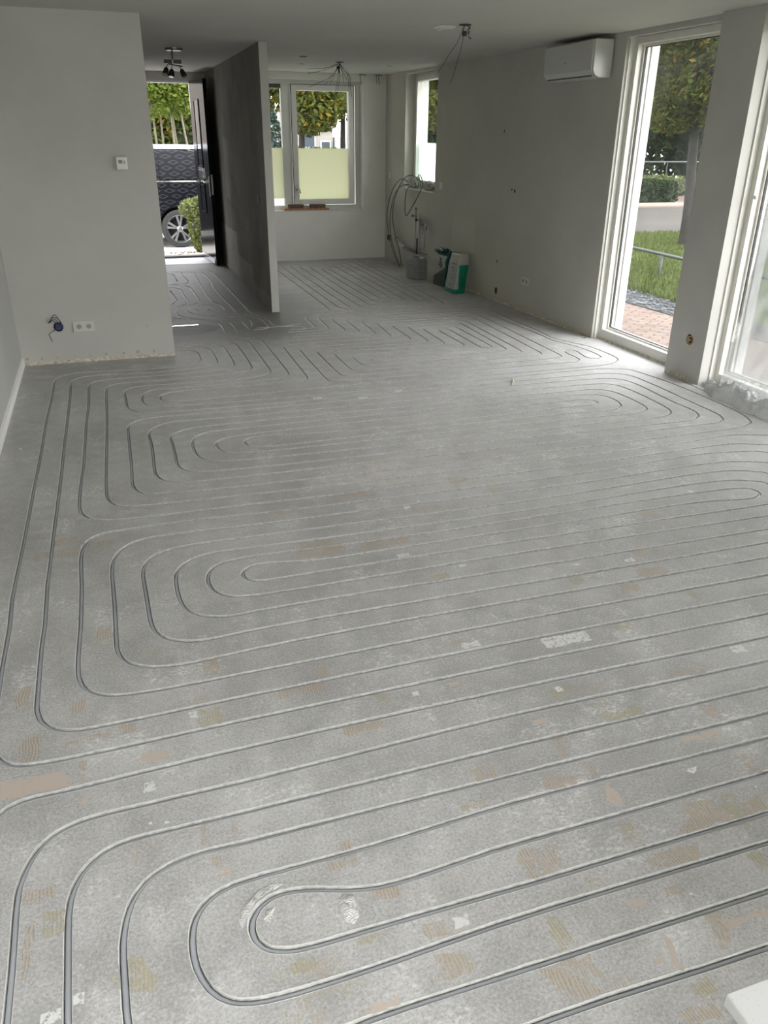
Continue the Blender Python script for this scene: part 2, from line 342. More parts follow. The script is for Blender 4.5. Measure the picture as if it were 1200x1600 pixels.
PIPES={
 'A':'460,6800 482,6800 491,6796 511,6792 520,6789 538,6781 547,6776 563,6765 577,6751 583,6743 593,6726 601,6708 608,6679 613,6638 614,6567 613,6469 611,6439 609,6420 606,6402 600,6385 589,6362 573,6341 553,6324 539,6315 523,6308 498,6299 472,6293 418,6281 358,6271 326,6267 293,6264 261,6265 220,6268 -5,6290 -170,6305 -269,6310 -299,6309 -329,6306 -358,6300 -385,6288 -409,6272 -425,6259 -438,6244 -444,6236 -455,6218 -463,6199 -472,6169 -477,6129 -480,6080 -480,5907 -484,5639 -487,5509 -494,5293 -496,5210 -497,5094 -497,4819 -498,4636 -508,3964 -515,3362 -522,3086 -523,3016 -523,2945 -518,2813 -516,2747 -519,2488 -516,2248 -515,2165 -512,2117 -508,2088 -501,2059 -494,2041 -489,2032 -479,2016 -465,2002 -450,1991 -432,1983 -414,1977 -385,1973 -355,1971 -315,1969 -180,1969 225,1977 570,1980 921,1982 1178,1982 1469,1980 2257,1971 3109,1968 3321,1967 3434,1965 3493,1963 3532,1960 3561,1955 3588,1946 3605,1937 3621,1925 3635,1911 3646,1896 3655,1878 3662,1860 3668,1831 3671,1791 3674,1701 3675,1445 3674,1278 3673,1198 3670,1128 3666,1088 3659,1060 3651,1042 3646,1033 3635,1017 3628,1010 3621,1003 3605,992 3588,983 3560,974 3531,969 3482,966 3349,963 3117,961 2404,962 1294,968 401,976 318,975 251,971 196,965 62,949 23,945 -14,945 -42,948 -60,953 -76,960 -92,970 -106,981 -118,995 -128,1010 -137,1026 -147,1053 -153,1072 -159,1103 -162,1124 -164,1156 -166,1269 -165,1308 -162,1336 -155,1373 -150,1390 -144,1408 -135,1425 -125,1441 -113,1455 -106,1462 -98,1469 -82,1480 -63,1489 -44,1497 -24,1502 -4,1506 34,1510 62,1510 141,1507 299,1508 517,1508 1030,1506 1809,1500 2799,1503 3058,1502 3101,1500 3122,1497 3132,1494 3142,1490 3151,1484 3158,1478 3164,1470 3168,1462 3169,1453 3168,1444 3165,1436 3159,1428 3152,1422 3144,1416 3135,1412 3115,1407 3095,1405 3075,1404 2937,1403 2662,1403 1786,1406 1532,1408 1152,1413 969,1414 869,1413 776,1410 532,1398 451,1395 376,1394 172,1393 130,1391 100,1389 71,1382 53,1376 45,1371 29,1361 22,1355 9,1341 -1,1326 -5,1317 -11,1299 -16,1271 -17,1251 -17,1232 -14,1202 -6,1173 2,1154 6,1145 18,1129 24,1121 38,1109 46,1103 62,1095 89,1087 117,1082 145,1080 184,1078 286,1078 406,1081 650,1090 820,1091 1462,1085 2446,1080 3007,1079 3207,1080 3341,1082 3401,1085 3420,1087 3440,1091 3468,1100 3485,1109 3501,1120 3515,1134 3526,1150 3535,1167 3542,1186 3548,1215 3551,1264 3553,1344 3554,1485 3553,1626 3550,1685 3548,1715 3542,1744 3535,1763 3526,1780 3521,1788 3508,1803 3493,1816 3485,1821 3468,1830 3449,1837 3421,1843 3382,1846 3333,1848 3221,1849 3080,1849 2449,1845 2142,1845 1903,1847 1232,1858 1036,1859 726,1859 394,1857 122,1852 -107,1845 -273,1838 -376,1838 -395,1836 -414,1833 -431,1827 -439,1823 -447,1818 -460,1807 -467,1800 -478,1784 -488,1766 -502,1739 -522,1692 -559,1599 -623,1422 -633,1393 -641,1364 -645,1344 -648,1325 -650,1286 -649,1176 -640,-200',
 'B':'550,6870 570,6870 600,6867 619,6864 638,6859 648,6855 665,6846 681,6835 688,6828 701,6813 706,6805 715,6788 719,6778 724,6759 728,6739 731,6709 733,6636 733,6460 732,6388 730,6347 728,6328 725,6309 717,6282 709,6265 699,6250 693,6243 680,6230 665,6219 640,6207 613,6199 583,6193 522,6185 415,6172 274,6158 223,6154 193,6153 154,6156 -33,6177 -125,6186 -186,6189 -217,6188 -237,6186 -266,6180 -285,6173 -303,6164 -319,6153 -333,6138 -344,6122 -351,6104 -356,6086 -361,6057 -364,6029 -366,5982 -368,5944 -365,5764 -365,5691 -369,5362 -372,5025 -377,4752 -379,4257 -392,3456 -395,3188 -398,3044 -394,2782 -394,2733 -398,2570 -396,2263 -395,2234 -390,2206 -383,2178 -375,2161 -364,2144 -352,2129 -337,2116 -329,2110 -313,2101 -295,2094 -268,2088 -241,2086 -212,2085 -93,2085 258,2092 595,2096 916,2099 1228,2100 1522,2098 2365,2089 2639,2089 3269,2091 3470,2090 3563,2089 3622,2087 3661,2083 3689,2077 3708,2070 3717,2066 3733,2056 3748,2043 3761,2028 3771,2012 3775,2003 3782,1984 3786,1965 3790,1935 3792,1884 3794,1791 3796,1658 3796,1438 3796,1257 3794,1103 3791,1021 3788,980 3782,951 3775,932 3771,923 3761,907 3755,899 3748,892 3733,879 3725,874 3708,865 3698,861 3679,856 3649,851 3608,848 3535,846 3422,844 3088,842 2580,841 2003,843 1237,848 1055,851 805,859 674,860 594,858 454,850 293,839 19,817 -51,812 -112,811 -132,812 -151,815 -170,820 -188,828 -205,838 -219,851 -232,865 -242,882 -250,900 -256,920 -262,950 -266,980 -272,1037 -277,1112 -280,1191 -283,1368 -283,1423 -280,1462 -276,1481 -271,1499 -260,1525 -251,1541 -239,1556 -225,1570 -217,1576 -201,1587 -192,1592 -182,1595 -163,1601 -133,1606 -93,1608 190,1608 863,1612 1142,1612 1938,1608 2953,1612 3084,1611 3152,1609 3190,1604 3209,1600 3228,1593 3245,1584 3253,1579 3268,1566 3281,1551 3286,1543 3295,1526 3301,1507 3307,1478 3309,1448 3307,1419 3301,1390 3295,1371 3286,1354 3281,1346 3268,1331 3253,1318 3236,1308 3218,1300 3190,1293 3161,1289 3111,1287 3020,1285 2890,1284 2618,1285 1740,1289 1546,1288 1106,1285 837,1286 740,1284 537,1272 485,1271 453,1272 432,1273 391,1280 350,1291 284,1313 257,1321 229,1326 202,1328 184,1326 167,1321 151,1312 144,1307 137,1300 126,1285 122,1277 118,1260 117,1251 119,1234 121,1226 129,1212 134,1205 146,1194 162,1186 179,1180 198,1175 217,1173 255,1171 400,1171 643,1168 796,1166 1622,1168 2603,1164 2963,1164 3214,1166 3262,1168 3301,1171 3329,1177 3348,1184 3365,1193 3381,1204 3395,1218 3406,1234 3415,1252 3422,1270 3426,1290 3429,1310 3431,1340 3432,1379 3433,1456 3432,1524 3431,1563 3428,1593 3422,1623 3415,1641 3411,1650 3401,1667 3395,1675 3388,1682 3373,1695 3365,1700 3348,1709 3320,1718 3291,1723 3243,1726 3152,1727 3021,1728 2345,1724 2032,1724 1810,1727 1293,1738 1164,1740 1025,1741 802,1737 220,1720 -180,1717 -232,1714 -253,1711 -273,1707 -302,1697 -310,1693 -327,1683 -341,1670 -347,1663 -359,1648 -374,1622 -385,1593 -393,1563 -397,1543 -399,1523 -400,1472 -398,1376 -397,1324 -400,503 -400,-200',
 'C':'660,6930 679,6930 709,6928 738,6924 756,6919 766,6915 783,6906 799,6895 806,6888 813,6881 824,6865 829,6856 837,6838 844,6810 847,6791 849,6762 852,6645 852,6404 851,6324 849,6252 847,6221 844,6202 838,6173 831,6156 826,6148 816,6132 810,6125 796,6113 781,6102 764,6094 737,6085 708,6079 669,6073 538,6061 438,6054 350,6051 289,6051 157,6058 62,6059 -42,6058 -84,6056 -115,6052 -136,6048 -157,6042 -176,6035 -193,6025 -200,6019 -213,6005 -223,5990 -229,5973 -233,5955 -237,5927 -241,5889 -243,5840 -243,5758 -242,5584 -242,5495 -245,5392 -255,5147 -258,5038 -266,4387 -269,4296 -279,4090 -283,3960 -285,3868 -285,3786 -283,3755 -280,3735 -275,3704 -269,3685 -261,3667 -251,3650 -240,3635 -233,3628 -226,3621 -210,3609 -184,3596 -155,3585 -126,3578 -85,3572 -34,3567 37,3564 427,3559 993,3545 1234,3541 1677,3534 1990,3531 2280,3531 2469,3534 2666,3540 3092,3555 3285,3558 3344,3558 3384,3556 3414,3552 3445,3545 3483,3531 3560,3495 3599,3482 3612,3476 3622,3467 3626,3462 3631,3447 3635,3430 3638,3402 3640,3373 3643,3255 3644,3185 3644,3001 3640,2781 3635,2599 3632,2507 3629,2477 3626,2457 3619,2429 3611,2411 3606,2402 3595,2386 3588,2379 3581,2372 3565,2361 3548,2352 3538,2348 3519,2343 3489,2338 3438,2335 3316,2333 3139,2333 2441,2338 1086,2354 922,2355 689,2354 440,2348 304,2342 165,2332 116,2329 77,2329 47,2331 17,2334 -13,2340 -41,2349 -67,2362 -90,2378 -104,2390 -116,2405 -126,2421 -133,2439 -141,2468 -145,2498 -146,2529 -145,2788 -149,3052 -146,3117 -143,3145 -140,3165 -135,3185 -129,3205 -122,3225 -112,3244 -102,3262 -89,3279 -76,3294 -61,3307 -46,3318 -37,3322 -20,3330 -2,3335 27,3340 57,3343 99,3344 140,3344 237,3341 443,3329 549,3325 678,3323 1149,3320 1780,3306 1921,3303 2074,3302 2202,3303 2375,3307 2741,3326 2881,3332 2970,3333 3050,3332 3110,3329 3160,3324 3201,3317 3240,3307 3287,3291 3368,3259 3381,3252 3386,3248 3389,3243 3394,3232 3395,3217 3396,3199 3393,2853 3392,2772 3391,2731 3389,2700 3384,2671 3379,2652 3371,2634 3366,2625 3355,2609 3348,2602 3333,2589 3325,2584 3308,2575 3298,2571 3280,2566 3250,2561 3211,2559 3162,2558 3025,2558 2627,2562 1625,2578 743,2589 586,2590 458,2590 387,2588 301,2583 273,2583 253,2586 234,2590 204,2600 185,2609 167,2619 152,2631 145,2637 139,2644 128,2659 115,2683 109,2700 104,2719 99,2756 96,2796 95,2838 96,2880 97,2920 100,2948 103,2967 108,2986 115,3004 124,3021 141,3044 154,3058 176,3076 201,3090 218,3097 236,3103 264,3108 293,3110 333,3110 440,3106 608,3102 886,3093 1081,3089 1389,3086 1697,3085 1873,3086 2045,3089 2212,3094 2613,3111 2735,3114 2844,3113 2895,3111 2947,3107 2986,3102 3023,3094 3060,3082 3096,3065 3153,3035 3162,3028 3165,3024 3166,3015 3161,2980 3158,2930 3156,2909 3149,2880 3141,2862 3137,2853 3125,2837 3119,2830 3112,2824 3096,2812 3088,2807 3070,2799 3051,2794 3031,2790 3010,2788 2979,2787 2885,2787 1923,2802 1546,2807 1104,2808 473,2806 444,2807 425,2810 408,2815 392,2824 386,2830 375,2843 371,2850 366,2866 365,2875 367,2892 373,2908 378,2915 390,2928 397,2934 413,2942 432,2947 451,2950 480,2949 509,2945 547,2937 613,2920 653,2911 693,2907 730,2905 810,2904 1609,2910 2148,2910 2450,2915 2558,2915 2660,2911 2733,2905 2786,2897 2892,2875 2921,2872 2939,2871 2968,2873 2986,2877 3004,2884 3021,2894 3034,2907 3039,2915 3042,2923 3044,2931 3045,2940 3044,2948 3042,2956 3038,2963 3033,2970 3027,2976 3011,2986 3003,2990 2984,2996 2955,3001 2916,3005 2859,3008 2785,3011 2604,3014 2407,3014 2117,3011 1685,3002 1501,3001 1307,3001 1154,3003 1004,3005 857,3009 569,3021 414,3023 383,3023 353,3021 323,3016 304,3010 286,3001 270,2990 256,2977 245,2961 236,2943 227,2914 223,2884 222,2854 225,2826 229,2807 235,2789 239,2780 249,2764 261,2749 276,2737 291,2726 300,2722 317,2715 336,2711 366,2706 406,2703 474,2700 565,2699 667,2698 1297,2703 1534,2703 1829,2699 2191,2692 2872,2678 3065,2673 3116,2674 3147,2677 3167,2681 3186,2687 3203,2696 3220,2707 3234,2721 3245,2737 3255,2755 3261,2774 3267,2804 3270,2845 3270,2895 3268,3050 3268,3079 3271,3112 3271,3124 3267,3133 3258,3140 3192,3176 3165,3189 3146,3196 3127,3203 3099,3210 3050,3217 2991,3222 2922,3224 2810,3224 2631,3217 2288,3200 2137,3193 1931,3188 1777,3186 1625,3187 1494,3189 1089,3198 489,3209 265,3216 216,3215 177,3213 148,3209 120,3203 91,3194 63,3182 38,3166 23,3154 11,3140 -3,3117 -11,3100 -19,3072 -23,3053 -27,3025 -28,2975 -24,2800 -22,2672 -20,2633 -16,2596 -12,2578 -7,2560 1,2542 11,2525 23,2510 30,2503 37,2496 53,2485 71,2475 90,2467 109,2460 129,2456 149,2453 168,2452 207,2453 304,2460 365,2463 478,2465 617,2466 849,2465 1538,2461 2427,2452 3093,2447 3240,2447 3310,2448 3360,2450 3380,2452 3399,2456 3418,2461 3428,2465 3445,2474 3461,2485 3475,2499 3486,2515 3495,2532 3502,2551 3509,2580 3517,2650 3533,2830 3538,2889 3543,2988 3546,3047 3546,3097 3544,3189 3542,3229 3539,3260 3533,3289 3526,3319 3516,3347 3508,3365 3497,3381 3491,3388 3476,3400 3468,3405 3450,3413 3430,3419 3410,3424 3246,3455 3206,3460 3167,3464 3095,3466 3033,3465 2983,3464 2835,3455 2599,3437 2432,3425 2251,3418 2058,3415 1887,3416 1652,3419 877,3433 710,3437 508,3444 444,3448 288,3461 209,3464 99,3463 -106,3456 -143,3453 -171,3447 -196,3436 -212,3427 -219,3421 -232,3407 -237,3400 -243,3391 -251,3373 -261,3344 -265,3324 -267,3303 -270,3264 -272,3215 -267,3001 -267,2800 -268,2676 -274,2492 -274,2425 -272,2375 -267,2344 -259,2314 -250,2296 -246,2287 -234,2272 -228,2265 -214,2253 -191,2239 -165,2228 -138,2222 -100,2217 -50,2214 2,2212 84,2212 436,2215 1057,2223 1302,2224 1612,2223 2339,2215 3082,2211 3425,2211 3548,2213 3609,2216 3629,2219 3649,2223 3668,2230 3685,2239 3701,2250 3715,2264 3726,2280 3731,2289 3739,2307 3744,2325 3749,2355 3751,2384 3754,2444 3758,2657 3761,2994 3761,3238 3758,3467 3755,3547 3753,3566 3750,3583 3745,3597 3741,3603 3737,3608 3725,3615 3679,3630 3608,3660 3572,3672 3553,3677 3535,3680 3515,3683 3485,3684 3434,3683 3373,3678 3323,3673 3222,3660 3161,3655 3042,3651 2867,3649 1880,3654 1567,3657 1283,3660 969,3666 726,3672 560,3677 209,3690 128,3694 57,3698 -2,3705 -41,3712 -71,3721 -89,3730 -97,3735 -112,3747 -118,3753 -129,3768 -138,3785 -144,3804 -149,3824 -152,3844 -155,3875 -156,3906 -156,4006 -154,4167 -141,4689 -131,5257 -128,5678 -125,5740 -121,5791 -118,5820 -112,5849 -105,5867 -101,5875 -90,5891 -84,5898 -76,5904 -59,5915 -39,5923 -18,5929 3,5931 24,5931 96,5924 126,5922 174,5921 235,5923 355,5928 517,5936 658,5945 766,5954 806,5958 835,5962 854,5966 872,5971 890,5978 906,5988 921,5999 933,6013 939,6021 948,6037 952,6045 958,6063 962,6082 965,6101 968,6149 970,6227 971,6355 971,6605 968,6792 966,6841 962,6870 955,6898 947,6916 942,6925 931,6941 924,6948 917,6955 901,6966 892,6971 875,6979 846,6986 827,6988 808,6990 760,6990',
 'D':'950,7060 974,7060 984,7055 1005,7049 1025,7039 1042,7026 1057,7010 1063,7001 1072,6982 1078,6961 1083,6930 1085,6898 1087,6846 1089,6652 1089,6390 1087,6079 1085,5989 1083,5950 1079,5922 1074,5905 1070,5897 1062,5881 1057,5874 1045,5861 1030,5850 1005,5835 986,5827 956,5816 896,5796 854,5786 822,5781 790,5779 739,5777 676,5777 625,5779 514,5785 285,5802 225,5805 186,5806 137,5806 99,5802 70,5795 52,5787 44,5782 30,5770 24,5763 14,5748 7,5730 2,5711 -3,5681 -5,5652 -5,5613 -2,5507 -2,5385 0,5354 3,5334 6,5314 11,5295 21,5266 35,5240 52,5216 66,5202 74,5196 90,5186 107,5177 125,5171 144,5165 164,5161 194,5156 245,5151 306,5147 678,5134 827,5132 1018,5130 1449,5130 1925,5133 2922,5141 3120,5142 3316,5141 3463,5145 3493,5144 3514,5142 3547,5136 3569,5130 3600,5118 3628,5103 3652,5084 3673,5063 3689,5040 3701,5015 3709,4990 3713,4962 3717,4912 3720,4811 3722,4704 3722,4624 3720,4493 3715,4227 3715,4097 3712,4058 3708,4038 3704,4020 3694,3993 3681,3968 3663,3944 3649,3931 3634,3919 3626,3915 3609,3907 3600,3904 3582,3901 3554,3899 3442,3900 2959,3895 2709,3894 2517,3894 2299,3896 1359,3912 642,3918 379,3922 338,3923 298,3926 259,3933 230,3940 201,3950 175,3963 151,3979 137,3992 125,4007 116,4024 108,4042 101,4072 97,4104 96,4145 104,4390 107,4563 106,4613 102,4691 102,4721 103,4742 105,4761 113,4791 124,4820 133,4839 144,4856 155,4872 167,4886 189,4904 205,4914 214,4918 242,4928 261,4933 281,4936 301,4937 330,4938 380,4936 541,4926 612,4923 674,4922 2527,4920 2941,4917 3069,4915 3158,4913 3232,4909 3283,4904 3333,4897 3373,4887 3400,4876 3416,4866 3423,4860 3430,4854 3441,4839 3446,4832 3455,4814 3461,4796 3468,4766 3473,4736 3477,4704 3482,4633 3483,4533 3480,4413 3475,4335 3471,4296 3467,4266 3461,4237 3456,4218 3449,4200 3440,4183 3429,4167 3423,4159 3410,4146 3402,4139 3394,4134 3377,4124 3350,4114 3322,4108 3282,4103 3222,4101 3163,4101 3113,4103 2839,4119 2656,4127 2538,4129 2386,4130 1688,4130 1402,4134 1010,4141 813,4146 657,4153 607,4157 558,4162 496,4171 465,4178 445,4184 426,4192 409,4202 394,4214 381,4227 369,4242 360,4259 352,4277 344,4306 340,4326 336,4355 334,4385 334,4427 334,4459 336,4491 340,4521 343,4539 348,4558 354,4576 361,4594 371,4612 383,4628 397,4644 405,4651 422,4663 440,4673 458,4680 476,4685 495,4688 522,4689 596,4689 882,4694 1231,4697 1742,4700 2175,4702 2533,4702 2778,4700 2943,4698 3069,4693 3091,4691 3112,4687 3143,4679 3162,4671 3171,4667 3187,4655 3194,4648 3207,4633 3212,4625 3221,4607 3224,4598 3229,4579 3231,4560 3232,4541 3231,4522 3229,4494 3226,4476 3222,4457 3216,4439 3208,4420 3199,4402 3193,4393 3180,4377 3172,4370 3156,4357 3139,4346 3129,4342 3110,4335 3091,4330 3072,4327 3052,4325 3023,4325 2974,4326 2945,4329 2849,4343 2778,4348 2689,4351 2541,4352 2348,4351 2020,4347 1432,4337 968,4326 867,4325 776,4329 747,4331 728,4335 702,4342 685,4350 670,4360 656,4372 644,4386 640,4395 634,4412 633,4422 633,4441 636,4451 643,4469 648,4477 661,4492 669,4498 686,4508 695,4511 714,4516 744,4519 764,4519 785,4517 876,4500 926,4491 1045,4475 1176,4459 1287,4447 1347,4442 1464,4435 1532,4432 1620,4431 1689,4431 1809,4433 1936,4437 2158,4446 2638,4468 2787,4473 2846,4474 2895,4474 2934,4471 2991,4466 3019,4467 3037,4470 3046,4473 3062,4482 3069,4488 3075,4495 3080,4503 3083,4511 3085,4520 3085,4528 3084,4537 3081,4545 3077,4553 3072,4560 3059,4572 3051,4577 3034,4585 3016,4590 2997,4593 2948,4596 2821,4599 2526,4601 2183,4601 1812,4599 1519,4595 1204,4590 984,4584 781,4576 709,4571 646,4566 616,4563 587,4558 568,4553 550,4547 533,4539 517,4529 503,4518 491,4505 481,4491 477,4483 471,4467 467,4449 466,4430 466,4411 470,4383 475,4365 482,4348 486,4339 497,4323 503,4315 517,4301 525,4295 534,4290 552,4281 581,4272 611,4266 662,4261 731,4257 820,4254 939,4251 1554,4246 1775,4246 2336,4247 2616,4245 2725,4243 2804,4240 2882,4236 3032,4225 3081,4223 3158,4222 3187,4224 3216,4226 3235,4230 3254,4234 3273,4242 3282,4246 3299,4258 3307,4264 3314,4271 3326,4287 3331,4295 3338,4314 3346,4343 3349,4362 3352,4392 3354,4450 3354,4523 3349,4590 3346,4620 3341,4650 3336,4669 3330,4689 3322,4707 3312,4724 3300,4740 3286,4754 3271,4766 3256,4776 3239,4782 3223,4787 3205,4790 3177,4792 3083,4792 2824,4795 2488,4799 1854,4802 1235,4803 809,4801 485,4795 447,4794 418,4791 390,4787 372,4782 344,4774 317,4762 292,4748 277,4737 257,4717 245,4702 235,4685 230,4676 224,4657 221,4636 220,4616 224,4534 224,4485 223,4345 220,4228 222,4189 225,4169 230,4150 237,4132 246,4114 258,4098 265,4091 272,4084 288,4073 305,4064 324,4057 342,4052 361,4048 410,4042 498,4036 619,4029 773,4024 951,4021 1452,4015 1689,4015 2302,4017 2578,4015 2813,4009 3185,3993 3296,3990 3367,3990 3409,3990 3440,3992 3470,3997 3489,4003 3499,4006 3516,4015 3533,4027 3555,4047 3568,4063 3583,4089 3595,4117 3602,4147 3605,4176 3606,4205 3604,4235 3597,4337 3595,4394 3598,4492 3608,4693 3609,4744 3608,4785 3607,4815 3604,4846 3599,4876 3594,4896 3588,4915 3579,4933 3569,4949 3557,4964 3543,4977 3527,4989 3508,4998 3489,5005 3468,5011 3447,5016 3417,5021 3387,5024 3277,5030 3119,5036 2964,5039 2749,5041 2212,5042 1046,5041 627,5043 556,5044 495,5046 404,5051 264,5061 224,5063 194,5063 153,5059 132,5056 112,5051 84,5041 66,5032 58,5027 42,5015 35,5008 23,4993 12,4976 1,4951 -5,4933 -9,4914 -12,4885 -14,4845 -20,4236 -22,4156 -26,4054 -26,4004 -23,3964 -20,3945 -16,3925 -10,3907 -3,3889 7,3873 13,3866 27,3852 35,3847 52,3837 71,3830 91,3825 122,3819 211,3809 336,3800 491,3792 650,3788 901,3783 1763,3774 2335,3770 2645,3770 2957,3771 3539,3775 3577,3776 3613,3778 3640,3781 3669,3785 3699,3792 3729,3800 3748,3808 3766,3817 3782,3828 3789,3834 3803,3848 3814,3864 3829,3890 3840,3917 3853,3956 3863,3996 3870,4036 3875,4077 3879,4118 3883,4190 3885,4241 3887,4394 3884,4565 3881,4636 3875,4737 3871,4787 3865,4840 3856,4905 3846,4965 3824,5075 3815,5116 3810,5136 3803,5154 3793,5170 3781,5185 3774,5192 3759,5204 3741,5214 3722,5223 3693,5233 3655,5244 3620,5252 3575,5259 3538,5263 3488,5266 3418,5269 3351,5270 3251,5269 3180,5268 2749,5248 2650,5244 2469,5240 2176,5235 1702,5230 1341,5228 1017,5230 791,5234 660,5239 538,5247 420,5257 302,5272 264,5278 236,5284 208,5291 190,5297 172,5305 156,5314 142,5326 135,5333 125,5347 120,5355 113,5372 109,5390 105,5418 103,5449 103,5490 106,5532 111,5562 115,5582 121,5601 129,5619 139,5636 151,5652 164,5665 179,5676 195,5684 204,5687 221,5691 249,5692 278,5691 354,5682 393,5680 452,5680 552,5681 675,5685 798,5690 889,5696 960,5702 1009,5708 1058,5716 1088,5722 1118,5731 1136,5739 1145,5744 1161,5756 1174,5770 1185,5787 1189,5796 1195,5815 1201,5844 1204,5895 1206,5988 1208,6309 1207,6691 1205,6897 1203,6949 1200,6980 1196,7001 1194,7012 1186,7032 1175,7050 1168,7058 1152,7073 1134,7084 1124,7088 1103,7094 1071,7099 1039,7100 1020,7100',
